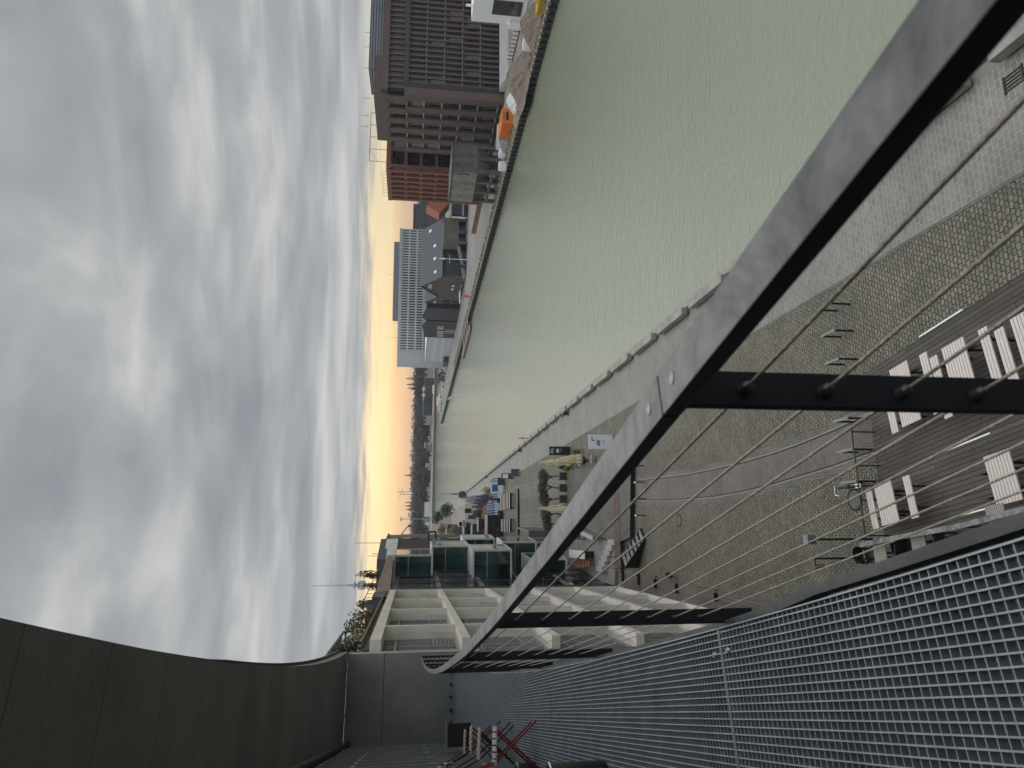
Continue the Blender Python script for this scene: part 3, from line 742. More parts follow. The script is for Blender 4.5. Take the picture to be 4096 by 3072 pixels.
def shellchair(P, rz, lb):
    o = thing('terrace_chair', lb, 'chair', (P.x, P.y, TZ), rz, 'black chairs on the terrace')
    Mx = Matrix.Translation(o.location) @ Matrix.Rotation(rz, 4, 'Z'); W = lambda *p: Mx @ Vector(p)
    MB().extr([W(-.22, -.22, .44), W(.22, -.22, .44), W(.24, .2, .44), W(-.24, .2, .44)], (0, 0, .03)).build('seat', m_black, o)
    bk = MB(); pts = [(-.25, .05), (-.22, .2), (-.1, .26), (.1, .26), (.22, .2), (.25, .05)]
    for a, c in zip(pts[:-1], pts[1:]): bk.bar(W(*a, .66), W(*c, .66), .02, .34)
    bk.build('backrest', m_black, o)
    for x in (-.2, .2):
        for y in (-.2, .18): MB().cyl(W(x, y, .45), W(x*1.15, y*1.15, 0), .012, n=6).build('leg', m_black, o)
shellchair(G(*c5(850, 1120), 1.8), rad(15), 'black chair beyond the far terrace table'); shellchair(G(*c5(1120, 1070), 1.8), rad(170), 'black chair just behind the far terrace table')
shellchair(G(*c5(1190, 1050), 1.8), rad(10), 'black chair just in front of the middle terrace table, farther side'); shellchair(G(*c5(1450, 980), 1.8), rad(190), 'black chair on the near side of the middle terrace table')
# lamp posts at the terrace corner
def lamp(basepx, toppx, lb, head):
    b_ = G(*basepx, TZ); z1 = AY(*toppx, b_.y).z
    o = thing('lamp_post', lb, 'lamp post', b_)
    MB().cyl(b_, (b_.x, b_.y, z1), .035, .03).build('pole', m_black, o)
    if head:
        MB().box(b_.x-.15, b_.x+.15, b_.y-.14, b_.y+.16, z1-.05, z1+.24).build('lamp_head', M('grey_lamp_box', (.16, .18, .2), .5), o, bevel=.02)
        MB().box(b_.x-.1, b_.x+.02, b_.y-.16, b_.y-.135, z1+.03, z1+.15).build('lens', m_black, o)
    else:
        MB().bar((b_.x-.25, b_.y, z1), (b_.x+.05, b_.y, z1-.03), .03, .03).bar((b_.x-.2, b_.y, z1), (b_.x-.2, b_.y, z1-.35), .03, .03).bar((b_.x-.3, b_.y, z1), (b_.x-.25, b_.y, z1-.3), .03, .03).build('bracket', m_black, o)
lamp(c5(900, 985), c5(385, 985), 'black pole with a grey box lamp on top beside the terrace', True)
lamp(c5(790, 1150), c5(400, 1155), 'shorter black pole with hanging brackets beside the terrace', False)
o = thing('terrace_stair', 'black steel stair with slanting handrails from the terrace down to the cobbles', 'stair', (g0.x-.8, g0.y+1.2, 0))
for i in range(5): MB().box(g0.x-1.5, g0.x-.45, g0.y+.05+.28*i, g0.y+.05+.28*(i+1), TZ-.25*(i+1)-.04, TZ-.25*(i+1)).build('tread', m_conc, o)
for x in (g0.x-1.55, g0.x-.4):
    MB().bar((x, g0.y, TZ-.1), (x, g0.y+1.5, -.02), .04, .2).build('stringer', m_black, o)
    MB().bar((x, g0.y, TZ+.95), (x, g0.y+1.5, .95), .045, .045).bar((x, g0.y+1.5, 0), (x, g0.y+1.5, .95), .04, .04).bar((x, g0.y, TZ), (x, g0.y, TZ+.95), .04, .04).build('handrail', m_black, o)

# bicycle racks, the bicycle, the low wire fence
m_rackt = M('rack_grey', (.16, .165, .17), .45, var=.15)
rk = thing('bicycle_rack', 'x', 'bicycle rack', (0, 0, 0), 0, 'steel hoops of the bicycle rack row')
for y in (0, .79): MB().box(-.03, .03, y-.03, y+.03, 0, .745).build('leg', m_black, rk)
MB().box(-.045, .045, -.05, .84, .745, .775).build('top_bar', m_rackt, rk)
feet = [G(*c4(710, 468)), G(*c4(740, 700)), G(*c4(775, 945)), G(*c4(815, 1195)), G(*c4(860, 1455)), G(*c5(900, 212)), G(*c5(935, 487))]
labs = ['bicycle rack hoop nearest the water, at the edge of the promenade', 'second bicycle rack hoop counted from the promenade', 'third bicycle rack hoop from the promenade, just above the railing post',
        'fourth bicycle rack hoop, hidden behind the railing post', 'fifth bicycle rack hoop, just below the railing post', 'sixth bicycle rack hoop, standing between the two rails', 'last bicycle rack hoop, with the bicycle leaning on it']
for i, (p, lb) in enumerate(zip(feet, labs)):
    if i == 0: rk.location = p; rk['label'] = lb
    else: dup(rk, p, 0, lb)
bp = feet[-1]; bx = bp.x-.16; by = bp.y+.15
bk = thing('bicycle', 'bicycle with bright curved handlebar leaning at the last rack hoop', 'bicycle', (bx, by, 0))
m_tyre = M('tyre_rubber', (.015, .015, .015), .8)
for y in (-.15, .92):
    tw = MB().ring((bx, by+y, .34), .325, .02, 'x', 28, 8).build('wheel', m_tyre, bk, True)
    MB().ring((bx, by+y, .34), .30, .012, 'x', 28, 6).build('rim', m_chrome, tw, True)
    sp_ = MB()
    for j in range(12): a = j*math.pi/6; sp_.cyl((bx, by+y, .34), (bx, by+y+.3*math.cos(a), .34+.3*math.sin(a)), .003, n=4)
    sp_.build('spokes', m_chrome, tw)
fr = MB(); fr.tube([(bx, by-.15, .34), (bx, by+.28, .30), (bx, by+.72, .62), (bx, by+.68, .82), (bx, by+.18, .78), (bx, by+.28, .30)], .017); fr.tube([(bx, by-.15, .34), (bx, by+.18, .78)], .012); fr.tube([(bx, by+.68, .86), (bx, by+.92, .34)], .015)
fr.build('frame', M('bike_frame_black', (.02, .02, .022), .3), bk, True)
MB().tube([(bx+.30, by+.42, 1.03), (bx+.27, by+.58, 1.08), (bx+.1, by+.66, 1.05), (bx, by+.67, 1.02), (bx-.1, by+.66, 1.05), (bx-.27, by+.58, 1.08), (bx-.30, by+.42, 1.03)], .016).tube([(bx, by+.68, .84), (bx, by+.67, 1.03)], .015).build('handlebar', m_chrome, bk, True)
MB().lathe((bx, by+.12, .86), [(.03, -.03), (.09, 0), (.08, .03), (.02, .04)], 12).tube([(bx, by+.19, .76), (bx, by+.14, .87)], .014).build('saddle', m_tyre, bk, True)
MB().bar((bx-.06, by-.38, .76), (bx-.06, by+.02, .76), .02, .012).bar((bx+.06, by-.38, .76), (bx+.06, by+.02, .76), .02, .012).bar((bx-.07, by-.38, .76), (bx+.07, by-.38, .76), .02, .012).bar((bx-.07, by-.15, .76), (bx+.07, by-.15, .76), .02, .012).build('luggage_rack', m_chrome, bk)
f0, f1 = G(*c5(712, -20), 1.05), G(*c5(843, 1000), 1.05)
wf = thing('wire_fence', 'low black fence of thin upright wires along the far deck edge', 'fence', ((f0.x+f1.x)/2, (f0.y+f1.y)/2, 0))
MB().bar(f0, f1, .045, .03).build('top_rail', m_black, wf)
w_ = MB(); n_ = 44
for i in range(n_+1): p = f0.lerp(f1, i/n_); w_.bar((p.x, p.y, .1), (p.x, p.y, 1.04), .006, .006)
w_.build('wires', m_black, wf)
for i in range(4): p = f0.lerp(f1, .08+i/3*.88); MB().bar((p.x, p.y, 0), (p.x, p.y, 1.04), .04, .03).build('post', m_black, wf)

# planted wooden kerb along the foot of the pale building
o = thing('wooden_border', 'brown boarded border with black bars along the foot of the pale building', 'border', (-3.1, 44, 0))
m_boards = BRICK('brown_boards', (.145, .125, .105), (.10, .088, .075), (.035, .03, .027), 6, .16, .01, rot=rad(90), bump=.4, var=.4, rough=.8)
for a, c, x in ((24, 30, -2.9), (30, 36, -2.85), (36, 41.5, -2.75), (41.5, 45.2, -2.68), (45.2, 48.6, -2.55), (48.6, 52.3, -2.5)):
    MB().prism([(-3.74, a+.02), (x, a+.02), (x+.04, c-.02), (-3.74, c-.02)], 0, .14).build('board_panel', m_boards, o)
    MB().box(-3.3, x-.02, c-.3, c-.22, .14, .34).build('bar', m_black, o)
shrub('weed', 'small green weed growing at the foot of the boarded border', 'weed', (G(2700, 2300).x, G(2700, 2300).y, 0), .55, .3, m_leaf, 160, .07, 5, seed=91, stem=False)

# ================================================================== second, planted deck
D2 = .35
kD = .23146
cD = lambda x, y: (2240+x*kD, 2050+y*kD)
cE = lambda x, y: (2050+x*.18083, 1730+y*.18083)
cF = lambda x, y: (1700+x*kD, 1900+y*kD)
o = thing('planted_deck', 'grey plank deck with a rust red band and green far strip carrying the olive tubs', 'deck', (2.5, 58, 0))
MB().prism([(-.15, 49.62), (4.95, 48.72), (6.35, 67.8), (1.3, 67.8), (-.6, 53.5)], .02, D2).build('planking', m_deck2, o)
MB().prism([(-.16, 49.6), (4.96, 48.70), (4.962, 48.66), (-.162, 49.56)], 0, D2+.01).build('dark_fascia', m_black, o)
MB().prism([(-2.6, 52.1), (4.4, 51.7), (4.5, 53.2), (-2.6, 53.6)], D2+.002, D2+.02).build('rust_band', M('rust_band', (.105, .066, .047), .8, var=.3, scale=1.2), o)
MB().prism([(6.4, 67.8), (6.5, 69.9), (1.2, 70.0), (1.2, 67.8)], .02, D2+.01).build('green_strip', M('green_mat', (.095, .13, .06), .85, var=.2, scale=.8), o)
MB().prism([(6.5, 69.92), (6.55, 71.0), (.8, 71.1), (.8, 70.02)], .02, D2).build('back_plinth', m_deck2, o)
o = thing('patio', 'grey patio with pale concrete steps at the foot of the glass bay building', 'patio', (-2, 60, 0))
MB().prism([(-3.7, 54.4), (-.75, 53.6), (.9, 67.5), (1.0, 80), (-3.7, 80)], .01, .22).build('patio_floor', M('patio_paving', (.20, .195, .19), .8, var=.2, scale=.8, bump=.1), o)
for i in range(6): MB().box(-.72-.42*i, -.30-.42*i, 53.7+.55*i, 55.5+.55*i, .2, .36+.05*i).build('step', M('pale_step', (.33, .32, .31), .8, var=.15) if 'pale_step' not in bpy.data.materials else bpy.data.materials['pale_step'], o)
o = thing('parapet_wall', 'low grey concrete wall between the planted deck and the patio tables', 'wall', (-.4, 60, 0))
MB().prism([(-.35, 57.5), (-.1, 57.4), (1.0, 67.0), (.75, 67.1)], .2, 1.0).build('wall_body', m_conc, o); MB().prism([(-.40, 57.45), (-.05, 57.35), (1.05, 67.05), (.7, 67.15)], 1.0, 1.06).build('coping', M('coping_stone', (.36, .355, .35), .7), o)
def steel_stair():
    a, c = G(*cD(1490, 470)), G(*cD(1365, 960))
    o = thing('steel_stair', 'black steel stair with pale treads and thin railings rising from the cobbles to the patio', 'stair', (a+c)/2)
    d = (c-a).normalized(); s = Vector((-d.y, d.x, 0))
    if s.y < 0: s = -s
    L_ = (c-a).length; H_ = 1.05; n_ = 6
    for k in (0, 1.05):
        p = a+s*k; q = c+s*k
        MB().extr([p, q, q+Vector((0, 0, H_)), p+Vector((0, 0, .16))], s*.03).build('stringer', m_black, o)
        MB().tube([p+Vector((0, 0, .1)), p+Vector((0, 0, 1.0)), q+Vector((0, 0, H_+.9)), q+Vector((0, 0, H_))], .022, 6).tube([p+d*.1+Vector((0, 0, .55)), q+Vector((0, 0, H_+.45))], .012, 5).build('railing', m_black, o)
    tr_ = M('stair_tread', (.24, .235, .23), .7)
    for i in range(n_):
        p = a+d*(L_*i/n_)+s*.04; q = a+d*(L_*(i+1)/n_-.02)+s*.04; z = .16+H_*.85*(i)/n_
        MB().extr([p+Vector((0, 0, z)), q+Vector((0, 0, z)), q+s*.97+Vector((0, 0, z)), p+s*.97+Vector((0, 0, z))], (0, 0, .04)).build('tread', tr_, o)
steel_stair()
o = thing('deck_lights', 'x', 'x') if False else None
tp0 = thing('deck_post', 'x', 'post', (0, 0, 0), 0, 'short black posts along the near edge of the planted deck')
MB().bar((0, 0, 0), (0, 0, .62), .07, .07).build('post_body', m_black, tp0); MB().box(-.05, .05, -.05, .35, .62, .66).build('pale_cap', M('post_cap', (.5, .5, .48), .5), tp0)
for i, (q, lb) in enumerate(((cD(1478, 50), 'short black post at the deck edge nearest the steel stair'), ((2581, 1995), 'short black post at the deck edge, second from the steel stair'),
                ((2579, 1929), 'short black post at the deck edge, third from the steel stair'), ((2576, 1863), 'short black post at the deck edge farthest from the steel stair'))):
    p = G(*q)
    if i == 0: tp0.location = p; tp0['label'] = lb
    else: dup(tp0, p, 0, lb)

# olive trees in square tubs
m_tub = M('brown_tub', (.05, .043, .04), .6, var=.15)
def olive(x, y, h, lb, seed):
    rng = random.Random(seed)
    t1 = thing('planter_tub', lb.replace('olive tree', 'square brown planter tub').replace('growing in', 'holding the tree of'), 'planter', (x, y, D2), 0, 'square tubs of the olive trees')
    MB().box(x-.36, x+.36, y-.36, y+.36, D2, D2+.72).build('tub_body', m_tub, t1, bevel=.02); MB().box(x-.32, x+.32, y-.32, y+.32, D2+.72, D2+.735).build('soil', m_earth, t1)
    o = thing('olive_tree', lb, 'olive tree', (x, y, D2+.73), 0, 'olive trees along the planted deck')
    tk = MB(); z0 = D2+.73; top = D2+h
    jn = (x+rng.uniform(-.1, .1), y, z0+.62)
    tk.tube([(x, y, z0-.1), (x+.02, y, z0+.35), jn], [.065, .05, .045], 8); ends = []
    for i in range(5):
        a = i*1.26+rng.random(); q = (jn[0]+math.cos(a)*.55, jn[1]+math.sin(a)*.5, top-.75+.25*rng.random())
        tk.tube([jn, (jn[0]+math.cos(a)*.22, jn[1]+math.sin(a)*.2, jn[2]+.45), q], [.038, .028, .01], 6); ends.append(q)
    tk.build('trunk', M('olive_bark', (.035, .03, .027), .9) if 'olive_bark' not in bpy.data.materials else bpy.data.materials['olive_bark'], o, True)
    f = MB()
    for q in ends+[(x, y, top-.35), (x+.25, y, top-.5), (x-.25, y, top-.45)]: blob(f, (q[0], q[1], q[2]+.12), .50, .48, .40, 230, .07, rng, .1)
    f.build('crown', m_olive, o)
olive(5.85, 70.35, 2.75, 'olive tree growing in the first tub beside the closed cream parasols', 1)
olive(4.68, 70.45, 2.8, 'olive tree growing in the second tub from the water', 2)
olive(3.6, 70.5, 2.65, 'olive tree growing in the third tub, just above the handrail', 3)
olive(2.15, 70.6, 2.5, 'olive tree growing in the tub beyond the single cream parasol', 4)
olive(1.15, 70.7, 2.3, 'olive tree growing in the last tub, low at the handrail', 5)

m_canvas = M('cream_canvas', (.62, .57, .38), .85, var=.12, scale=2, stretch=(1, 1, .2))
def parasol(name, x, y, z0, h, lb, mat, group, rmax=.34, pole_z=.9, seed=0, cap=True):
    rng = random.Random(seed); o = thing(name, lb, 'parasol', (x, y, z0), 0, group)
    MB().cyl((x, y, z0), (x, y, z0+h), .03).build('pole', m_frame, o)
    MB().box(x-.35, x+.35, y-.35, y+.35, z0, z0+.07).build('base', m_conc, o)
    n = 48; vs = []; prof = [(pole_z-.05, .62), (pole_z, .85), (pole_z+.18, 1.0), (pole_z+.45, .95), (pole_z+.62, .70), (pole_z+.8, .92), (pole_z+1.2, .68), (h-.25, .3), (h-.03, .16)]
    for z, k in prof:
        for i in range(n):
            a = 2*math.pi*i/n; r = rmax*k*(.80+.20*math.cos(8*a+z*.7)) * (1+.06*math.sin(a*3+seed))
            vs.append((x+r*math.cos(a), y+r*math.sin(a), z0+z))
    c = MB(); m_ = len(prof)
    c.add(vs, [tuple(range(n-1, -1, -1)), tuple(range((m_-1)*n, m_*n))]+[(i*n+k, i*n+(k+1) % n, (i+1)*n+(k+1) % n, (i+1)*n+k) for i in range(m_-1) for k in range(n)])
    c.build('canopy', mat, o, True)
    if cap: MB().lathe((x, y, z0+h-.04), [(.05, 0), (.07, .03), (.05, .09), (.01, .11)], 12).build('cap', m_white, o, True)
gP = 'closed cream parasols on the planted deck'
for tip, y, h, lb in ((cE(1000, 590), 59.8, 3.25, 'closed cream parasol at the deck edge, nearest of the three by the black sign'), (cE(800, 650), 64.2, 3.2, 'closed cream parasol at the deck edge, middle of the three by the black sign'),
                      (cE(600, 668), 68.8, 3.2, 'closed cream parasol at the deck edge, farthest of the three by the black sign'), (cF(1985, 580), 68.3, 3.1, 'closed cream parasol standing between the olive trees'), (cF(2135, 610), 63.5, 3.1, 'closed cream parasol just above the handrail')):
    p = AY(*tip, y); parasol('parasol', p.x, y, D2, p.z-D2, lb, m_canvas, gP, .43, .85, int(y))
for i, (x, y, h, w2, mt, lb) in enumerate(((7.1, 66.2, 1.3, .5, m_grassy, 'dry grasses at the deck edge below the black sign'), (6.8, 70.0, 1.2, .5, m_leafd, 'dark shrub between the farthest cream parasol and the first olive tub'),
        (6.6, 62.2, 1.0, .45, m_leafd, 'dark shrub at the foot of the nearest cream parasol'), (7.3, 69.5, 1.5, .5, m_olive, 'tall wispy shrub left of the black sign'), (6.3, 67.0, .9, .5, m_grassy, 'pale grasses in front of the green strip'), (7.6, 64.5, .9, .3, m_grassy, 'grass tuft right beside the black sign'))):
    shrub('deck_plant', lb, 'plant', (x, y, D2 if x < 6.5 else 0), h, w2, mt, 420, .09, 8, 'plants along the planted deck', seed=50+i, stem=False)

# signs on the quay
def text_mesh(txt, size, name, mat, parent, org, ax, ay, depth=.008, align='LEFT'):
    cu = bpy.data.curves.new('t', 'FONT'); cu.body = txt; cu.size = size; cu.extrude = depth; cu.align_x = align; cu.offset = size*.045
    ob = bpy.data.objects.new('t', cu); col.objects.link(ob)
    me = bpy.data.meshes.new_from_object(ob.evaluated_get(bpy.context.evaluated_depsgraph_get()))
    bpy.data.objects.remove(ob); ax = Vector(ax).normalized(); ay = Vector(ay).normalized(); az = ax.cross(ay); org = Vector(org)
    s = MB(); s.add([org+ax*v.co.x+ay*v.co.y+az*v.co.z for v in me.vertices], [tuple(p.vertices) for p in me.polygons])
    return s.build(name, mat, parent)
m_ink = M('sign_ink', (.025, .027, .03), .6)
# black menu board
b0 = G(2280, 1804); o = thing('menu_board', 'tall black menu board with white lettering beside the cream parasols', 'sign', b0)
MB().box(b0.x-.44, b0.x+.44, b0.y-.06, b0.y+.06, .0, 2.12).build('board', m_black, o, bevel=.01)
sc_ = MB(); y = b0.y-.068
def stroke(mb, pts, wd=.018):
    for a, c in zip(pts[:-1], pts[1:]): mb.bar((b0.x+a[0], y, a[1]), (b0.x+c[0], y, c[1]), wd, .008)
rng = random.Random(3)
for base, x0, x1 in ((1.93, -.25, .22), (1.76, -.32, .28)):
    pts = []; x = x0
    while x < x1: pts += [(x, base-.05), (x+.03, base+.06+rng.uniform(0, .05)), (x+.045, base-.04)]; x += .075
    stroke(sc_, pts)
stroke(sc_, [(-.12, .95), (.24, .99)], .03); stroke(sc_, [(-.12, .86), (.2, .9)], .03); stroke(sc_, [(-.02, 1.03), (.05, 1.08)], .05)
sc_.build('white_script', m_white, o)
MB().box(b0.x-.2, b0.x+.2, y-.004, y+.004, 1.15, 1.42).build('menu_sheet', M('menu_paper', (.55, .55, .53), .7), o)
# white banner sign RAUM FABRIK
tl, tr_ = AY(2355, 1796, 53.5), AY(2356, 1738, 53.5)
o = thing('banner_sign', 'white banner sign with a grey L mark and black lettering behind the handrail', 'sign', ((tl.x+tr_.x)/2, 53.5, 0))
W_ = tr_.x-tl.x; MB().box(tl.x, tr_.x, 53.48, 53.54, .25, tl.z).build('banner', M('banner_white', (.66, .69, .76), .7, var=.05), o)
for x in (tl.x+.05, tr_.x-.05): MB().cyl((x, 53.56, 0), (x, 53.56, tl.z), .02).build('pole', m_frame, o)
yy = 53.476; zt = tl.z; kx = W_/320
MB().box(tl.x+W_*.56, tl.x+W_*.85, yy-.006, yy+.002, zt-.26-.055, zt-.26+.055-.03).box(tl.x+W_*.56, tl.x+W_*.635, yy-.006, yy+.002, zt-.52+.02, zt-.315).build('l_mark', M('mark_grey', (.13, .13, .11), .7), o)
# the L mark: upright at the left, foot along the bottom
text_mesh('RAUM', .145, 'lettering', m_ink, o, (tl.x+W_*.26, yy, zt-.74), (1, 0, 0), (0, 0, 1)); text_mesh('FABRIK', .145, 'lettering', m_ink, o, (tl.x+W_*.20, yy, zt-.89), (1, 0, 0), (0, 0, 1))
for i in range(3): MB().box(tl.x+W_*.40, tl.x+W_*.64, yy-.004, yy+.002, zt-1.14-.05*i, zt-1.12-.05*i).build('small_print', m_frame, o)
# ================================================================== glass bay building
GA = rad(-5.0)                    # its front turns slightly towards the water
gb = thing('glass_bay_building', 'dark office house with projecting green glass boxes stacked in a chequered pattern', 'building', (-5, 66, 0))
m_bayframe = M('bay_frame_grey', (.46, .47, .46), .5, var=.08); m_bayglass = m_glassg
m_sideglass = GLASS('side_pane_glass', (.10, .12, .12), .02, var=.2, scale=.3)
m_brownband = M('brown_floor_band', (.17, .14, .12), .6, var=.15)
fa = Vector((math.sin(-GA), math.cos(GA), 0)); fo = Vector((fa.y, -fa.x, 0))   # along the front, outwards
# body
P0 = Vector((-3.85, 55.2, 0)); Pe = P0+fa*29
MB().extr([P0-fo*.05, Pe-fo*.05, Pe-fo*12, P0-fo*12], (0, 0, 16.9)).build('body', m_glassd, gb)
for z in (3.4, 6.75, 10.1, 13.45, 16.75):
    MB().extr([P0+Vector((0, 0, z-.2)), Pe+Vector((0, 0, z-.2)), Pe-fo*2+Vector((0, 0, z-.2)), P0-fo*2+Vector((0, 0, z-.2))], (0, 0, .38)).build('floor_band', m_brownband, gb)
MB().box(-3.95, -3.7, 54.35, 54.75, 0, 17.0).build('corner_strip', M('corner_strip_grey', (.09, .09, .09), .5), gb)
for j in range(9):
    p = P0+fa*(.6+j*3.1); MB().extr([p+Vector((0, 0, .3)), p+fa*.14+Vector((0, 0, .3)), p+fa*.14+fo*.06+Vector((0, 0, .3)), p+fo*.06+Vector((0, 0, .3))], (0, 0, 16.2)).build('front_mullion', m_anth, gb)
# roof fascia running out to the front of the top box
MB().add([(-3.9, 55.2, 17.06), (-1.5, 61.9, 17.06), (-1.5, 61.9, 17.55), (-3.9, 55.2, 18.08), (-5.5, 55.2, 17.06), (-3.2, 62.5, 17.06), (-3.2, 62.5, 17.55), (-5.5, 55.2, 18.08)],
         [(0, 1, 2, 3), (7, 6, 5, 4), (0, 4, 5, 1), (1, 5, 6, 2), (2, 6, 7, 3), (3, 7, 4, 0)]).build('roof_fascia', M('copper_fascia', (.24, .185, .15), .5, var=.25, scale=.8), gb)
def bay(y, xr, z0, z1, dep=4.6):
    """a glass box: front pane towards us, side pane towards the water, pale frame"""
    A = Vector((xr, y, 0)); w_ = xr+3.95-.0; B = A-fo*w_; C = A+fa*dep; D = B+fa*dep
    bx_ = MB()
    e = .16
    # frame edges
    up = Vector((0, 0, 1))
    for z, zz in ((z0, z0+e), (z1-e, z1)):
        bx_.extr([p+up*z for p in (A, C, D, B)], up*(zz-z))
    for p, q in ((A, fa*e-fo*e), (C, -fa*e-fo*e)):
        bx_.extr([p+up*(z0+e), p+Vector(q).project(fa)+up*(z0+e), p+Vector(q)+up*(z0+e), p+Vector(q).project(fo)+up*(z0+e)], up*(z1-z0-2*e))
    f = bx_.build('bay_frame', m_bayframe, gb)
    i_ = .03
    MB().extr([A+fa*i_-fo*.16+up*(z0+e), B+fa*i_+up*(z0+e), B+fa*i_+up*(z1-e), A+fa*i_-fo*.16+up*(z1-e)], fa*.02).build('front_pane', m_bayglass, f)
    MB().extr([A-fo*i_+fa*.16+up*(z0+e), C-fo*i_-fa*.16+up*(z0+e), C-fo*i_-fa*.16+up*(z1-e), A-fo*i_+fa*.16+up*(z1-e)], -fo*.02).build('side_pane', m_sideglass, f)
    MB().extr([A+fa*i_*.3-fo*.2+up*(z0+.62*(z1-z0)), B+fa*i_*.3+up*(z0+.62*(z1-z0)), B+fa*i_*.3+up*(z0+.62*(z1-z0)+.06), A+fa*i_*.3-fo*.2+up*(z0+.62*(z1-z0)+.06)], fa*.02).build('transom', m_fr2, f)
for a in ((62, -1.47, 13.75, 17.02), (61, -1.09, 7.15, 10.5), (62, -1.9, 2.2, 5.55), (65.5, -.79, 10.4, 13.8), (67, -.49, 4.0, 7.25), (75, -.20, 7.0, 10.3), (75.5, -.6, .4, 3.6)): bay(*a)
# roof rail, roof shrubs, mast
o = thing('roof_railing', 'thin dark railing on the roof edge of the glass bay building', 'railing', (-4, 58, 17))
a, c = Vector((-4.6, 54.6, 18.95)), Vector((-2.9, 69, 18.6))
MB().bar(a, c, .05, .05).bar(a-Vector((0, 0, .55)), c-Vector((0, 0, .5)), .025, .025).build('hand_bar', m_frame, o)
for i in range(11): p = a.lerp(c, i/10); MB().bar((p.x, p.y, 16.9), (p.x, p.y, p.z), .04, .04).build('post', m_anth, o)
shrub('topiary_tree', 'clipped dark conifer in a tub on the roof of the glass bay building', 'tree', (-2.95, 59.2, 17.5), 2.1, .42, m_leafd, 900, .07, 9, seed=71)
shrub('roof_bush', 'small reddish bush on the roof in front of the clipped conifer', 'shrub', (-3.6, 56.2, 17.3), 1.7, .35, m_leafr, 320, .07, 7, seed=72)

# ---------------------------------------------------------------- houses further along the quay
def house(name, lab, corners, z0, z1, mat, roof=None, rz=.25):
    o = thing(name, lab, 'building', (sum(p[0] for p in corners)/len(corners), sum(p[1] for p in corners)/len(corners), z0))
    MB().prism(corners, z0, z1).build('wall', mat, o)
    if roof:
        cx = sum(p[0] for p in corners)/len(corners); cy = sum(p[1] for p in corners)/len(corners)
        MB().prism([(cx+(p[0]-cx)*1.03, cy+(p[1]-cy)*1.02) for p in corners], z1, z1+rz).build('roof', roof, o)
    return o
m_dbrick = BRICK('dark_red_brick', (.075, .045, .04), (.06, .035, .032), (.05, .045, .04), .24, .075, .01, plane='xz', bump=.1)
h1 = house('quay_house', 'flat grey roofed house with a white wall banner just beyond the glass bay building', [(-14, 86), (-2.6, 86), (-.35, 96), (-14, 97)], 0, 17.3, m_dbrick)
MB().prism([(-14, 85.8), (-2.55, 85.8), (-.25, 96.1), (-14, 97.1)], 18.5, 19.5).build('roof_slab', m_anth, h1); MB().prism([(-14, 85.9), (-2.7, 85.9), (-.45, 95.9), (-14, 96.9)], 17.3, 18.49).build('attic', m_black, h1)
MB().add([(-2.55, 85.9, 17.35), (-.25, 96, 17.3), (-.25, 96, 18.75), (-2.55, 85.9, 18.8), (-2.9, 86.1, 17.35), (-.6, 96.2, 17.3), (-.6, 96.2, 18.75), (-2.9, 86.1, 18.8)],
         [(0, 1, 2, 3), (0, 3, 7, 4), (1, 5, 6, 2), (3, 2, 6, 7), (0, 4, 5, 1), (4, 7, 6, 5)]).build('white_banner', M('banner_cloth', (.62, .63, .65), .8, var=.18, scale=1.2), h1)
h2 = house('quay_house', 'brown brick house with a dark roof behind the white banner', [(-14, 104), (-1.0, 104), (-.2, 112), (-14, 113)], 0, 17.6, m_dbrick, m_anth, .5)
for z in (10, 13, 16):
    for y in (105, 107.5, 110): MB().extr([(-.93+(y-104)*.1, y, z-1.5), (-.80+(y-104)*.1, y+1.3, z-1.5), (-.80+(y-104)*.1, y+1.3, z), (-.93+(y-104)*.1, y, z)], (.04, 0, 0)).build('window', m_glassd, h2)
h3 = house('quay_house', 'farthest dark slab house of the near quay, tallest against the sunset', [(-14, 121), (-.5, 121), (.35, 131), (-14, 132)], 0, 19.4, m_anth, m_black, .35)
for i in range(3): MB().extr([(-.40+.02*i, 122.0+i*2.6, 14), (-.20+.02*i, 124.0+i*2.6, 14), (-.20+.02*i, 124.0+i*2.6, 17), (-.40+.02*i, 122.0+i*2.6, 17)], (.05, 0, 0)).build('window', m_glassd, h3)
def frame_sign(y, x, z0, z1, L_, lab):
    o = thing('sign_bracket', lab, 'sign bracket', (x, y, z0))
    MB().bar((x-1.2, y, z0), (x+L_, y, z0), .25, .25).bar((x+L_, y, z0), (x+L_, y, z1), .25, .25).bar((x-1.2, y, z1), (x+L_, y, z1), .25, .25).build('bracket_frame', m_black, o)
    MB().box(x-.3, x+.4, y+.05, y+.3, z0-.6, z0+.5).build('white_plate', m_white, o)
frame_sign(103, -.7, 12.2, 13.2, 1.35, 'large black bracket sign sticking out from the brown brick house')
o = thing('roof_mast', 'thin roof mast rising above the flat grey roofed house', 'mast', (-.72, 92, 19.5)); MB().cyl((-.75, 95, 19.4), (-.75, 95, 22.8), .04, .025, 6).build('mast_pole', m_anth, o)
o = thing('roof_mast', 'shorter pair of roof aerials nearer than the thin mast', 'mast', (-2.2, 88, 19.5)); MB().cyl((-2.2, 88, 19.4), (-2.2, 88, 20.6), .03, n=6).cyl((-1.95, 88.5, 19.4), (-1.95, 88.5, 20.2), .03, n=6).build('mast_pole', m_anth, o)

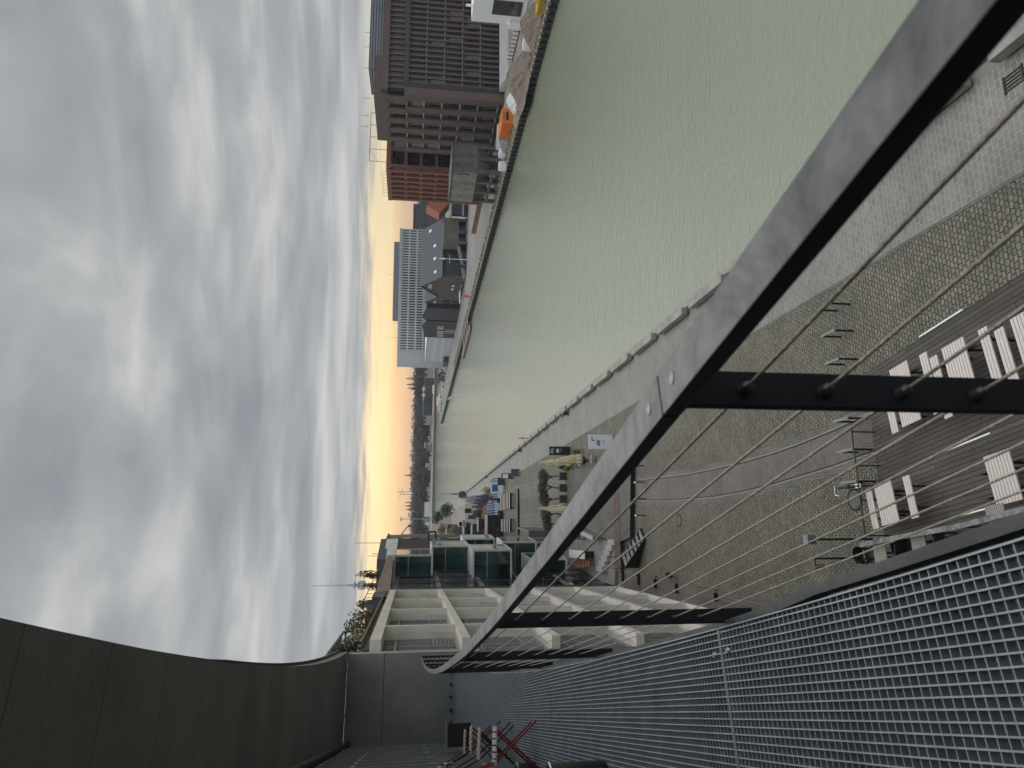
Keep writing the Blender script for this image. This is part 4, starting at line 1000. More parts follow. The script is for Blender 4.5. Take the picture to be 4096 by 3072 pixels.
# ================================================================== third terrace of the quay: benches, deck chairs, kiosk
o = thing('beer_deck', 'long flat wooden platform with rows of slatted benches far along the quay', 'deck', (3, 113, 0))
MB().prism([(6.8, 104.5), (.2, 104.9), (.6, 121), (7.2, 121)], .01, .18).build('planking', m_deck2, o)
MB().box(.2, 6.8, 104.4, 104.49, 0, .3).build('front_edge', m_black, o)
def bench(wd):
    o = thing('slat_bench', 'x', 'bench', (0, 0, 0), 0, 'rows of slatted benches on the far platform')
    MB().box(-wd/2, wd/2, -.22, .22, .735, .775).build('seat', m_pale, o)
    for s in (-1, 1): MB().box(s*(wd/2-.2)-.04, s*(wd/2-.2)+.04, -.24, .24, 0, .72).build('leg', m_black, o)
    MB().box(-wd/2, wd/2, -.20, .20, .40, .73).build('dark_front', m_black, o)
    return o
bA = bench(2.45); bB = bench(2.0)
ordn = ['nearest', 'second', 'third', 'fourth', 'fifth', 'sixth', 'seventh', 'eighth', 'ninth', 'tenth']
for i in range(7):
    y = 108.6+i*1.8; p = (5.25+i*.03, y, .18); lb = f'slatted bench of the wider row on the far platform, {ordn[i]} from the olive trees'
    if i == 0: bA.location = p; bA['label'] = lb
    else: dup(bA, p, 0, lb)
for i in range(6):
    y = 108.6+i*2.0; p = (1.6+i*.03, y, .18); lb = f'slatted bench of the narrower row by the kiosk, {ordn[i]} from the olive trees'
    if i == 0: bB.location = p; bB['label'] = lb
    else: dup(bB, p, 0, lb)
kp = G(*cF(1370, 700)); ky = 123.5
o = thing('kiosk', 'dark brown flat roofed kiosk hut with a window on the far platform', 'kiosk', (2.6, ky, 0))
MB().box(.2, 3.55, ky, ky+4.5, 0, 2.55).build('hut_wall', M('kiosk_brown', (.032, .024, .022), .7, var=.2), o); MB().box(.1, 3.75, ky-.2, ky+4.7, 2.55, 2.75).build('roof', m_anth, o)
MB().box(1.6, 2.6, ky-.03, ky-.002, 1.0, 2.1).build('window', m_glassd, o); MB().box(2.9, 3.45, ky-.03, ky-.002, 0, 2.0).build('door', m_black, o)
def stripes(name, c1, c2, wdt):
    m, t, b = mat0(name); v = _coords(t); s = _n(t, 'ShaderNodeSeparateXYZ'); t.links.new(v, s.inputs[0])
    q = _n(t, 'ShaderNodeMath', operation='PINGPONG'); t.links.new(s.outputs[0], q.inputs[0]); q.inputs[1].default_value = wdt
    g = _n(t, 'ShaderNodeMath', operation='GREATER_THAN'); t.links.new(q.outputs[0], g.inputs[0]); g.inputs[1].default_value = wdt/2
    t.links.new(_mix(t, g.outputs[0], c1, c2), b.inputs['Base Color']); b.inputs['Roughness'].default_value = .85; return m
m_bluest = stripes('blue_white_canvas', (.09, .19, .40), (.6, .64, .68), .22); m_redst = stripes('red_white_canvas', (.42, .16, .14), (.55, .48, .45), .22)
m_whitest = stripes('white_grey_canvas', (.62, .65, .68), (.16, .2, .28), .18)
def beachchair(mat, wd=1.25):
    o = thing('beach_chair', 'x', 'beach chair', (0, 0, 0), 0, 'striped hooded beach chairs along the quay')
    MB().extr([(-wd/2, -.1, .4), (-wd/2, .45, .4), (-wd/2, .6, 1.5), (-wd/2, .1, 1.62), (-wd/2, .25, .9)], (wd, 0, 0)).build('hood', mat, o)
    MB().box(-wd/2, wd/2, -.4, .45, .08, .42).build('seat_box', m_white, o)
    MB().box(-wd/2+.06, wd/2-.06, -.38, .2, .42, .50).build('cushion', mat, o)
    return o
specs = [(m_bluest, 4.1, 5.6, 128, 'blue and white beach chair by the kiosk', 7), (m_whitest, 7.0, 9.6, 124, 'pale striped beach chair near the promenade', 7), (m_redst, 3.9, 5.6, 141, 'faded red beach chair behind the blue ones', 5)]
for mt, xa, xb, y0, lb, n_ in specs:
    pr = beachchair(mt)
    for i in range(n_):
        p = (xa+(xb-xa)*(i % 2)*.9, y0+(i//2)*2.2+(i % 2)*.5, 0); l2 = f'{lb}, {ordn[i]} from the near end'
        if i == 0: pr.location = p; pr['label'] = l2
        else: dup(pr, p, 0, l2)
def aframe(lb, P, w_, h, mat, extra=None):
    o = thing('sign_board', lb, 'sign', P, 0); MB().box(P[0]-w_/2, P[0]+w_/2, P[1]-.05, P[1]+.05, .12, h).build('board', mat, o)
    for s in (-1, 1): MB().box(P[0]+s*w_*.4-.04, P[0]+s*w_*.4+.04, P[1]-.25, P[1]+.25, 0, .12).build('foot', m_black, o)
    if extra: MB().box(P[0]-w_*.36, P[0]+w_*.36, P[1]-.058, P[1]-.05, h*.45, h*.9).build('panel', extra, o)
    return o
p = G(*cE(160, 890)); aframe('dark grey board standing alone near the quay edge beyond the black menu board', (p.x, p.y, 0), 1.1, 1.3, M('slate_board', (.06, .075, .09), .6), None)
p = G(*cF(1530, 20)); aframe('tall dark board with a pale notice, second beyond the black menu board', (p.x, p.y, 0), .9, 1.9, m_anth, m_white)
p = G(*cF(1395, 110)); aframe('dark board beside the pale striped beach chairs', (p.x, p.y, 0), 1.3, 1.4, m_anth)
p = AY(*cF(1180, 225), 122.5); o = aframe('bright blue notice board with white writing in front of the beach chairs', (p.x, 122.5, 0), 1.75, 2.3, m_white, M('notice_blue', (.03, .13, .36), .6, var=.3, scale=3))
m_lil = M('lilac_canvas', (.10, .09, .13), .85, var=.2, scale=2); m_gray = M('grey_canvas', (.28, .28, .31), .85, var=.15, scale=2)
for i, (x, y, lb) in enumerate(((7.4, 136, 'dark lilac closed parasol nearest in its row behind the blue notice board'), (6.9, 139.5, 'dark lilac closed parasol second in its row behind the blue notice board'), (6.4, 143, 'dark lilac closed parasol third in its row behind the blue notice board'), (5.9, 147, 'dark lilac closed parasol farthest in its row'))):
    parasol('parasol', x, y, 0, 3.6, lb, m_lil, 'dark closed parasols on the quay', .55, .9, i, False)
for i, (x, y, lb) in enumerate(((8.6, 165, 'pale grey closed parasol farther out on the quay, nearer the water'), (7.6, 158, 'pale grey closed parasol farther out on the quay, nearer the houses'))):
    parasol('parasol', x, y, 0, 4.2, lb, m_gray, 'tall grey closed parasols on the quay', .7, .9, i+9, False)
rng = random.Random(44)
for i, (x, y, h, w2, mt, lb) in enumerate(((6.6, 126.5, 1.9, .8, m_leaf, 'green bush left of the blue notice board'), (8.2, 131, 2.6, 1.0, m_grassy, 'bare twiggy bush above the blue notice board'), (5.2, 150, 2.4, 1.2, m_leafd, 'round dark bush beyond the lilac parasols'),
        (4.2, 153, 2.3, 1.1, m_leafd, 'round dark bush beside the red striped beach chairs'), (3.7, 121.5, 1.2, .6, m_leaf, 'small green bush at the end of the bench rows'), (3.2, 131, 1.5, .7, m_leafd, 'dark bush right beside the kiosk'),
        (5.9, 122, 1.3, .6, m_leaf, 'small green bush between the benches and the beach chairs'), (1.0, 119.5, 1.4, .5, m_leafd, 'potted bush in front of the kiosk'), (9.6, 262, 5.0, 3.0, m_leafd, 'large bare bush where the quay narrows'), (10.6, 300, 4.0, 3.0, m_grassy, 'straggly bush on the far end of the near bank'))):
    shrub('quay_bush', lb, 'bush', (x, y, 0), h, w2, mt, 420, .12*max(1, w2), 8, 'bushes along the far part of the quay', seed=100+i)
# things standing far along the quay
def stall(x, y, w_, d, h, mat, lb, cat='stall', nm='market_stall'):
    o = thing(nm, lb, cat, (x, y, 0)); MB().box(x-w_/2, x+w_/2, y, y+d, .0, h).build('body', mat, o)
    MB().box(x-w_/2-.15, x+w_/2+.15, y-.2, y+d+.2, h, h+.18).build('roof', m_anth, o); MB().box(x-w_*.3, x+w_*.3, y-.03, y, h*.35, h*.8).build('hatch', m_glassd, o)
stall(2.2, 140, 2.4, 3, 2.6, M('stall_red', (.10, .035, .03), .7), 'dark red hut behind the kiosk'); stall(.9, 152, 2.4, 4, 2.8, m_anth, 'grey hut farther along behind the red hut'); stall(.6, 170, 3, 5, 3.2, m_black, 'black hut under the projecting house fronts')
stall(2.6, 182, 2.6, 3, 2.6, M('pale_hut', (.4, .39, .37), .7), 'pale hut in the far left of the quay')
o = thing('stepped_crane_block', 'dark low steel block on the corner of the quay end', 'block', (12.6, 212, 0)); MB().box(11.0, 12.9, 209, 213, 0, 1.7).box(11.2, 12.7, 209.3, 212.6, 1.7, 2.2).build('block_body', m_anth, o)
o = thing('mooring_post', 'tall slim steel post with a yellowish tip standing at the quay end', 'post', (12.6, 216, WZ)); MB().cyl((12.4, 215, WZ), (12.4, 215, 4.0), .30, .28, 10).build('post_body', M('post_grey', (.14, .17, .19), .5), o, True); MB().cyl((12.4, 215, 4.0), (12.4, 215, 6.6), .14, .10, 8).build('tip', M('post_yellow', (.32, .26, .10), .6), o, True)
brw = MB(); brw.prism([(9.4, 285), (9.5, 560), (-60, 560), (-40, 285)], .01, .03); struct(brw.build('fallow_field', m_brownearth))
for i, (x, y, lb) in enumerate(((12.5, 70, 'dark mooring bollard on the quay edge, level with the menu board'), (12.5, 102, 'dark mooring bollard on the quay edge, level with the grey board'), (12.5, 150, 'dark mooring bollard far along the quay edge'))):
    o = thing('mooring_bollard', lb, 'bollard', (x-.35, y, 0), 0, 'mooring bollards on the quay edge'); MB().lathe((x-.35, y, 0), [(.22, 0), (.2, .05), (.13, .12), (.13, .38), (.22, .46), (.2, .56), (.05, .6)], 14).build('bollard_body', m_black, o, True)
o = thing('lifebuoy_post', 'red and white rescue post at the water edge of the near quay', 'rescue post', (12.5, 93, 0)); p = AY(1992, 1826, 93); MB().cyl((12.75, 93, 0), (12.75, 93, 1.9), .05, n=8).build('pole', M('rescue_red', (.45, .09, .04), .5), o); MB().ring((12.75, 92.92, 1.2), .14, .035, 'y', 20, 8).build('lifebuoy', M('buoy_orange', (.55, .14, .05), .5), o, True)
# long wooden counter and chairs on the patio
cp = G(*cD(300, 640), .25); 
o = thing('patio_counter', 'long weathered counter table on the patio beside the glass boxes', 'table', (cp.x, cp.y, .22)); MB().box(-1.95, -1.25, 60.2, 66.2, 1.05, 1.12).build('tabletop', m_pale, o)
for y in (60.5, 63.2, 65.9): MB().box(-1.9, -1.3, y-.05, y+.05, .22, 1.05).build('leg', m_black, o)
m_orw = M('orange_wood', (.36, .17, .07), .6, var=.3, scale=4)
wc = thing('patio_chair', 'x', 'chair', (0, 0, 0), 0, 'orange wooden chairs on the patio')
MB().box(-.22, .22, -.24, .24, .44, .48).build('seat', m_orw, wc); MB().extr([(-.26, -.26, .46), (-.26, .26, .46), (-.36, .26, 1.05), (-.36, -.26, 1.05)], (.03, 0, 0)).build('backrest', m_orw, wc)
for x in (-.2, .2):
    for y in (-.2, .2): MB().cyl((x, y, 0), (x, y, .44), .018, n=6).build('leg', m_black, wc)
for i in range(6):
    p = (-2.25, 60.6+i*.98, .22); lb = f'orange wooden chair at the patio counter, {ordn[i]} from the steel stair'
    if i == 0: wc.location = p; wc['label'] = lb
    else: dup(wc, p, 0, lb)
cp = G(*cD(400, 385), D2); lc = thing('lounge_chair', 'single low black wooden lounge chair on the planted deck', 'chair', cp, 0)
q = cp
MB().extr([(q.x-.35, q.y-.35, q.z+.32), (q.x+.35, q.y-.35, q.z+.32), (q.x+.35, q.y+.3, q.z+.24), (q.x-.35, q.y+.3, q.z+.24)], (0, 0, .04)).build('seat', m_black, lc)
bk_ = MB()
for i in range(5): bk_.extr([(q.x-.33+.14*i, q.y+.28, q.z+.26), (q.x-.22+.14*i, q.y+.28, q.z+.26), (q.x-.22+.14*i, q.y+.62, q.z+.92), (q.x-.33+.14*i, q.y+.62, q.z+.92)], (0, .03, 0))
bk_.build('backrest', m_black, lc)
for s in (-1, 1): MB().box(q.x+s*.40-.05, q.x+s*.40+.05, q.y-.4, q.y+.45, q.z+.5, q.z+.53).build('armrest', m_black, lc); MB().box(q.x+s*.40-.03, q.x+s*.40+.03, q.y-.38, q.y-.3, q.z, q.z+.5).box(q.x+s*.40-.03, q.x+s*.40+.03, q.y+.3, q.y+.38, q.z, q.z+.5).build('leg', m_black, lc)
o = thing('patio_screen', 'grey panelled screen wall of the patio below the glass boxes', 'screen', (-.6, 88, 0)); MB().prism([(-2.0, 82), (.6, 81.5), (1.1, 90), (.9, 90), (.4, 81.8), (-2.0, 82.2)], 0, 2.4).build('screen_panel', M('grey_screen', (.15, .145, .14), .7, var=.2), o)

# clutter along the house fronts in the far distance of the quay
for i, (x, y, w_, h, lb) in enumerate(((1.9, 160, 1.6, 2.2, 'dark board frame far along the quay behind the black hut'), (.9, 196, 2.2, 3.0, 'tall dark frame far along the quay near the house fronts'), (3.4, 204, 1.2, 2.4, 'narrow dark stele where the paving ends'),
        (1.6, 222, 2.6, 2.6, 'wide dark board at the edge of the fallow field'), (2.6, 250, 3.0, 3.4, 'grey board standing in the fallow field'), (4.6, 176, 1.0, 2.0, 'slim dark board near the grey parasols'), (6.6, 190, 1.2, 1.8, 'low dark board beyond the grey parasols'))):
    aframe(lb, (x, y, 0), w_, h, m_anth if i % 2 else m_black)
for i, (x, y, h, w2, mt, lb) in enumerate(((1.5, 131, 1.8, .9, m_leafd, 'dark bush against the red hut'), (.3, 186, 2.6, 1.6, m_leafd, 'big dark bush beneath the house fronts'), (5.2, 168, 1.9, 1.0, m_leaf, 'green bush beside the slim dark board'), (2.0, 236, 3.2, 2.2, m_grassy, 'straggly bush at the field corner'),
        (8.8, 275, 4.5, 2.6, m_leafd, 'dark bare bush beside the large bare bush'), (9.0, 330, 5, 3.5, m_leafd, 'bare bush on the far field edge by the water'), (8.6, 380, 5, 4, m_leafd, 'farther bare bush on the field edge by the water'), (3.5, 320, 4, 4, m_grassy, 'pale scrub in the middle of the fallow field'))):
    shrub('quay_bush', lb, 'bush', (x, y, 0), h, w2, mt, 380, .12*max(1, w2), 8, 'bushes along the far part of the quay', seed=140+i)
# ================================================================== the bank across the water
GR = lambda X, Y: G(X, Y, RZ)
q1 = lambda x, y: (1400+x*.46293, y*.46293)
q2 = lambda x, y: (1400+x*.46293, 768+y*.46293)
def onx(X, Y, x0, y0, sl):       # where the sight line meets the upright plane x = x0+sl*(y-y0)
    d = ray(X, Y); t = (x0-sl*y0)/(d.x-sl*d.y); return Vector((d.x*t, d.y*t, EYE+d.z*t))
def RD(X, Y, depth): d = ray(X, Y); return Vector((d.x*depth, d.y*depth, EYE+d.z*depth))
m_bpier = M('brown_clinker_pier', (.115, .085, .076), .75, var=.18, scale=1.2); m_bband = M('pale_sill_band', (.30, .28, .26), .6, var=.1)
m_offg = GLASS('office_glass', (.020, .024, .028), .05, var=.6, scale=.45); m_infill = M('dark_infill', (.028, .029, .032), .5, var=.15)
m_curt = M('drawn_curtain', (.17, .165, .165), .8, var=.25, scale=1.5)
def gridface(par, O, d, o, bays, zs, pw, pd, bh, mp, mb_, mw, rng=None, infill=.28, lit=None, capped=None, piers=True):
    """piers, floor bands and one window mesh per opening on an upright face"""
    d = Vector(d).normalized(); o = Vector(o).normalized(); up = Vector((0, 0, 1)); O = Vector((O[0], O[1], 0))
    L_ = bays[-1]
    for s in bays:
        if piers: MB().extr([O+d*(s-pw/2)+up*zs[0], O+d*(s+pw/2)+up*zs[0], O+d*(s+pw/2)+up*zs[-1], O+d*(s-pw/2)+up*zs[-1]], o*pd).build('pier', mp, par)
    for z in zs:
        MB().extr([O+d*(bays[0]-pw/2)+up*(z-bh/2), O+d*(L_+pw/2)+up*(z-bh/2), O+d*(L_+pw/2)+up*(z+bh/2), O+d*(bays[0]-pw/2)+up*(z+bh/2)], o*(pd*.55)).build('floor_band', mb_, par)
    for s0, s1 in zip(bays[:-1], bays[1:]):
        for z0, z1 in zip(zs[:-1], zs[1:]):
            a, c = s0+pw/2, s1-pw/2; zi = z1-(z1-z0)*infill
            wn = MB().extr([O+d*a+up*z0, O+d*c+up*z0, O+d*c+up*zi, O+d*a+up*zi], o*.05)
            m_ = mw
            if rng and rng.random() < .07: m_ = m_curt
            f = wn.build('window', m_, par)
            fr = MB(); mid_ = a+(c-a)*.5
            fr.extr([O+d*(mid_-.04)+up*z0, O+d*(mid_+.04)+up*z0, O+d*(mid_+.04)+up*zi, O+d*(mid_-.04)+up*zi], o*.09)
            if infill: fr.extr([O+d*a+up*zi, O+d*c+up*zi, O+d*c+up*z1, O+d*a+up*z1], o*.08)
            fr.build('frame', m_infill, f)
rng = random.Random(12)
# --- long brown office with its corner block
cb = GR(*q1(1335, 860)); sl = .023
fq = Vector((sl, 1, 0)).normalized(); fr_ = Vector((1, -sl, 0)).normalized()
zc = lambda xpx: AY(1400+xpx*.46293, 835*.46293, cb.y).z
bo = thing('brown_office', 'long brown clinker office across the water with slim upright piers and a louvred roof storey', 'building', (cb.x+20, cb.y+15, RZ))
fe = onx(1700, 606, cb.x, cb.y, sl); Lq = (fe.y-cb.y)
ztop = zc(200); zsq = [zc(1290), zc(1115), zc(960), zc(800), zc(641), zc(487), zc(325)]
MB().extr([cb+Vector((.02, .02, 0)), cb+fq*Lq, cb+fq*Lq+fr_*2.2, cb+fr_*2.2+fq*.02], (0, 0, zc(478)-RZ)).build('block_body', m_infill, bo)
bq = [1.2+(Lq-2.4)*i/5 for i in range(6)]
gridface(bo, cb, fq, -fr_, bq, zsq[:-1], 1.7, .55, .28, m_bpier, m_bband, m_offg, rng, .30)
Lu = onx(1502, 551, cb.x, cb.y, sl).y-cb.y
gridface(bo, cb, fq, -fr_, [2.4+(Lu-3.4)*i/4 for i in range(5)], zsq[-2:], 1.7, .56, .26, m_bpier, m_bband, m_offg, rng, .30)
c3_ = cb+fq*1.9
MB().extr([c3_+Vector((0, 0, zc(478)-RZ)), cb+fq*Lu+Vector((0, 0, zc(478)-RZ)), cb+fq*Lu+fr_*8+Vector((0, 0, zc(478)-RZ)), c3_+fr_*8+Vector((0, 0, zc(478)-RZ))], (0, 0, zsq[-1]-zc(478)+.1)).build('top_storey_body', m_infill, bo)
MB().extr([c3_-fr_*.56+Vector((0, 0, zsq[-1]-RZ+.15)), cb+fq*Lu-fr_*.56+Vector((0, 0, zsq[-1]-RZ+.15)), cb+fq*Lu+fr_*9+Vector((0, 0, zsq[-1]-RZ+.15)), c3_+fr_*9+Vector((0, 0, zsq[-1]-RZ+.15))], (0, 0, ztop-zsq[-1]-.15)).build('parapet', m_bpier, bo)
MB().extr([cb-fr_*.6, cb+fr_*1.1, cb+fr_*1.1+fq*1.2, cb-fr_*.6+fq*1.2], (0, 0, zc(470)-RZ)).build('corner_pier', m_bpier, bo)
# long face towards us
o1 = cb+fr_*.8+fq*1.0; nb = 18; bays = [.6+1.245*i for i in range(nb)]
zl = [zc(1297), zc(1126), zc(970), zc(812), zc(655), zc(500)]
gridface(bo, o1, fr_, -fq, bays, zl, .34, .45, .14, m_bpier, m_bband, m_offg, rng, .26)
MB().extr([o1+fq*.02+Vector((0, 0, zl[0]-RZ-.5)), o1+fr_*40+fq*.02+Vector((0, 0, zl[0]-RZ-.5)), o1+fr_*40+fq*18+Vector((0, 0, zl[0]-RZ-.5)), o1+fq*18+Vector((0, 0, zl[0]-RZ-.5))], (0, 0, zc(335)-zl[0]+.4)).build('main_body', m_infill, bo)
lt = zc(325)
gridface(bo, o1-fq*.02, fr_, -fq, [.6+1.245*2*i*.5 for i in range(nb)], [zc(478), lt], .34, .35, .16, m_bpier, m_anth, m_offg, rng, .2)
MB().extr([o1-fq*.62+Vector((0, 0, zc(500)-RZ)), o1+fr_*40-fq*.62+Vector((0, 0, zc(500)-RZ)), o1+fr_*40-fq*.46+Vector((0, 0, zc(500)-RZ)), o1-fq*.46+Vector((0, 0, zc(500)-RZ))], (0, 0, .9)).build('ledge', m_anth, bo)
MB().extr([o1-fq*.5+Vector((0, 0, lt-RZ)), o1+fr_*40-fq*.5+Vector((0, 0, lt-RZ)), o1+fr_*40+fq*18+Vector((0, 0, lt-RZ)), o1+fq*18+Vector((0, 0, lt-RZ))], (0, 0, zc(262)-lt)).build('roof_band', m_bpier, bo)
# louvred plant storey
m_louv = BRICK('roof_louvres', (.20, .23, .27), (.17, .195, .23), (.05, .06, .07), 80, .55, .12, plane='xz', bump=.6, var=.1, smooth=.4)
pa = o1+fr_*5.2+fq*1.0; pz0, pz1 = zc(262), zc(143)
pl_f = AY(1500, 374, pa.y+10)
MB().extr([Vector((p.x, p.y, pz0)) for p in (pa, pa+fr_*32, pa+fr_*32+fq*14, Vector((pl_f.x, pl_f.y+.5, 0)), Vector((pl_f.x, pl_f.y, 0)))], (0, 0, pz1-pz0)).build('louvre_storey', m_louv, bo)
am = MB()
for i, s in enumerate((4, 9, 12.5, -3, -7, -9.5)): q = pa+fr_*s+fq*6; am.cyl((q.x, q.y, pz1), (q.x, q.y, pz1+1.6), .05, .03, 5)
am.build('roof_aerials', m_anth, bo)
# pale outdoor steps along the long face
ws = thing('wide_steps', 'wide pale outdoor steps along the foot of the long brown office', 'steps', (cb.x+20, cb.y-2, RZ))
for i in range(6):
    z = RZ+.0+.18*i; q = cb+fr_*1.5-fq*(6.2-.75*i); MB().extr([Vector((p.x, p.y, z)) for p in (q, q+fr_*40, q+fr_*40+fq*(5.9-.75*i), q+fq*(5.9-.75*i))], (0, 0, .18)).build('step', M('pale_outdoor_step', (.50, .49, .48), .8, var=.1) if 'pale_outdoor_step' not in bpy.data.materials else bpy.data.materials['pale_outdoor_step'], ws)

# --- red brick grid building behind it
m_red = M('red_brick_frame', (.205, .09, .06), .8, var=.2, scale=1.2); m_redd = M('red_brick_dark', (.15, .075, .058), .8, var=.2, scale=1.2)
rb = GR(1933, 811); sl2 = .023
rc = onx(1700, 680, rb.x, rb.y, sl2); rc = Vector((rc.x, rc.y, RZ)); Lr = rb.y-rc.y
zr = lambda xpx: AY(1400+xpx*.46293, 1470*.46293, rc.y).z
ro = thing('red_brick_building', 'red brick framed building with deep square openings behind the concrete silo', 'building', (rb.x+10, rb.y-10, RZ))
zrr = [zr(1150), zr(1015), zr(880), zr(748), zr(614), zr(481), zr(350)]
MB().extr([rc+Vector((.03, .03, 0)), rc+fq*Lr, rc+fq*Lr+fr_*26, rc+fr_*26], (0, 0, zr(330)-RZ)).build('core', m_redd, ro)
gridface(ro, rc, fq, -fr_, [.4+(Lr-.8)*i/6 for i in range(7)], zrr, .9, .7, .75, m_red, m_red, m_offg, rng, .0)
gridface(ro, rc, fr_, -fq, [.4+4.3*i for i in range(6)], zrr, .8, .5, .75, m_redd, m_redd, m_offg, rng, .0)
MB().extr([Vector((p.x, p.y, zr(350))) for p in (rc-fr_*.7-fq*.5, rc+fq*(Lr+.3)-fr_*.7, rc+fq*(Lr+.3)+fr_*26, rc+fr_*26-fq*.5)], (0, 0, zr(312)-zr(350))).build('parapet', m_red, ro)
fm = MB(); z0 = zr(312)
for i in range(5): p = rc+fr_*(3+i*3.2)+fq*3; fm.cyl((p.x, p.y, z0), (p.x, p.y, z0+4.2), .06, n=5)
p, q = rc+fr_*3+fq*3, rc+fr_*15.8+fq*3; fm.bar((p.x, p.y, z0+4.2), (q.x, q.y, z0+4.2), .1, .1); fm.bar((p.x, p.y, z0+2.2), (p.x+3, p.y, z0+4.2), .06, .06)
p, q = rc+fq*2, rc+fq*(Lr-1)
fm.bar((p.x, p.y, z0+1.1), (q.x, q.y, z0+1.1), .05, .05)
for i in range(9): w_ = p.lerp(q, i/8); fm.bar((w_.x, w_.y, z0), (w_.x, w_.y, z0+1.1), .04, .04)
fm.build('roof_frame', m_anth, ro)

# --- white rendered house cut by the picture edge
wb = GR(*q1(1490, 222)); zt = AY(1400+1048*.46293, 86, wb.y).z
wo = thing('white_house', 'smooth white house at the picture edge with a dark window', 'building', (wb.x+5, wb.y-8, RZ))
MB().extr([wb, wb-fq*22, wb-fq*22+fr_*14, wb+fr_*14], (0, 0, zt-RZ)).build('wall', m_white, wo)
wz0, wz1 = AY(1400+1480*.46293, 15, wb.y-4).z, AY(1400+1240*.46293, 15, wb.y-4).z
y_ = onx(1700, 62*.46293, wb.x, wb.y, sl).y
f = MB().box(wb.x-.16, wb.x-.02, y_-3.2, y_, wz0, wz1).build('window', m_offg, wo); g_ = MB()
for a, c in ((y_-3.25, y_-3.13), (y_-.1, y_+.02), (y_-1.7, y_-1.6)): g_.box(wb.x-.2, wb.x-.05, a, c, wz0-.08, wz1+.08)
g_.box(wb.x-.2, wb.x-.05, y_-3.2, y_, wz0-.1, wz0).box(wb.x-.2, wb.x-.05, y_-3.2, y_, wz1, wz1+.1).build('frame', m_anth, f)
MB().box(wb.x+.3, wb.x+.6, wb.y-3.2, wb.y-2.9, zt, zt+1.1).build('flue', m_white, wo)
MB().box(wb.x-.6, wb.x-.02, wb.y-1.2, wb.y+.4, RZ, RZ+2.4).build('porch', m_white, wo)

# --- concrete silo ruin on legs
m_silo = M('weathered_silo_concrete', (.105, .105, .10), .9, var=.5, scale=.5, bump=.5, bscale=3); m_silo2 = M('pale_silo_concrete', (.20, .20, .175), .9, var=.4, scale=.5, bump=.5, bscale=3)
scn = GR(2006, 695); so = thing('concrete_silo', 'ruined grey concrete silo block standing on legs in front of the red brick building', 'silo', scn)
sr = (lambda d: Vector((d.x*scn.y/d.y, scn.y, RZ)))(ray(1900, 579)); sf = onx(1850, 803, scn.x, scn.y, .02)
zs1, zs0 = AY(1400+888*.46293, 690, scn.y).z, AY(1400+1105*.46293, 690, scn.y).z
W_, D_ = sr.x-scn.x, sf.y-scn.y
MB().box(scn.x, scn.x+W_, scn.y, scn.y+D_, zs0, zs1).build('bin_wall', m_silo, so, bevel=.05)
MB().box(scn.x-.05, scn.x-.005, scn.y+.3, scn.y+D_-.2, zs0+.05, zs1-.15).build('water_side_wall', m_silo2, so)
MB().add([(scn.x, scn.y, zs0), (scn.x+W_, scn.y, zs0), (scn.x+W_, scn.y+D_, zs0), (scn.x, scn.y+D_, zs0), (scn.x+1.8, scn.y+.9, zs0-2.6), (scn.x+W_-2, scn.y+.9, zs0-2.6), (scn.x+W_-2, scn.y+D_-1, zs0-2.6), (scn.x+1.8, scn.y+D_-1, zs0-2.6)],
         [(0, 1, 5, 4), (1, 2, 6, 5), (2, 3, 7, 6), (3, 0, 4, 7), (4, 5, 6, 7)]).build('hopper', m_silo, so)
for i in range(4):
    for x in (scn.x+.35, scn.x+W_*.5, scn.x+W_-.5):
        y = scn.y+.4+(D_-.8)*i/3; MB().box(x-.35, x+.35, y-.35, y+.35, RZ, zs0-.2).build('leg', m_silo, so)
for i in range(3): MB().box(scn.x+.1, scn.x+.5, scn.y+.75+(D_-.8)*i/3, scn.y+.05+(D_-.8)*(i+1)/3, RZ+1.6, RZ+2.1).build('brace', m_silo, so)
MB().box(scn.x+1.0, scn.x+W_-1, scn.y+2.0, scn.y+2.3, RZ, zs0-.5).build('back_wall', m_silo, so)
rngp = MB()
for i in range(9): rngp.bar((scn.x-.03, scn.y+1.2+i*.25, zs1-.6), (scn.x-.03, scn.y+1.2+i*.25, zs1-2.3), .02, .02)
MB().box(scn.x-.12, scn.x-.055, scn.y+.8, scn.y+1.1, zs1-3.2, zs1-1.0).box(scn.x-.12, scn.x-.055, scn.y+.8, scn.y+1.6, zs1-3.4, zs1-3.1).build('iron_bracket', m_black, so)
MB().box(scn.x-.15, scn.x+W_+.15, scn.y-.12, scn.y+D_+.12, zs1, zs1+.22).build('roof_slab', m_silo, so)

# --- building yard: heaps, container, bags, barriers
def heap(P, rx, ry, h, lb, mat, seed):
    rg = random.Random(seed); o = thing('gravel_heap', lb, 'heap', P, 0, 'gravel heaps of the building yard'); n, m_ = 26, 9; vs = []
    for j in range(m_+1):
        f_ = j/m_
        for i in range(n):
            a = 2*math.pi*i/n; k = 1+.10*math.sin(3*a+seed)+.06*rg.uniform(-1, 1)
            vs.append((P.x+rx*f_*k*math.cos(a), P.y+ry*f_*k*math.sin(a), P.z-.02+h*(.5+.5*math.cos(math.pi*f_))**.85*(1+.05*rg.uniform(-1, 1))))
    MB().add(vs, [(j*n+i, (j+1)*n+i, (j+1)*n+(i+1) % n, j*n+(i+1) % n) for j in range(m_) for i in range(n)]).build('heap_body', mat, o)
m_grav = M('brown_gravel', (.17, .135, .11), .95, var=.4, scale=3, bump=.8, bscale=14)
hp = GR(*q1(1535, 640)); heap(hp+Vector((1.5, 3, 0)), 5.0, 7.0, 2.9, 'largest brown gravel heap in the middle of the yard', m_grav, 1)
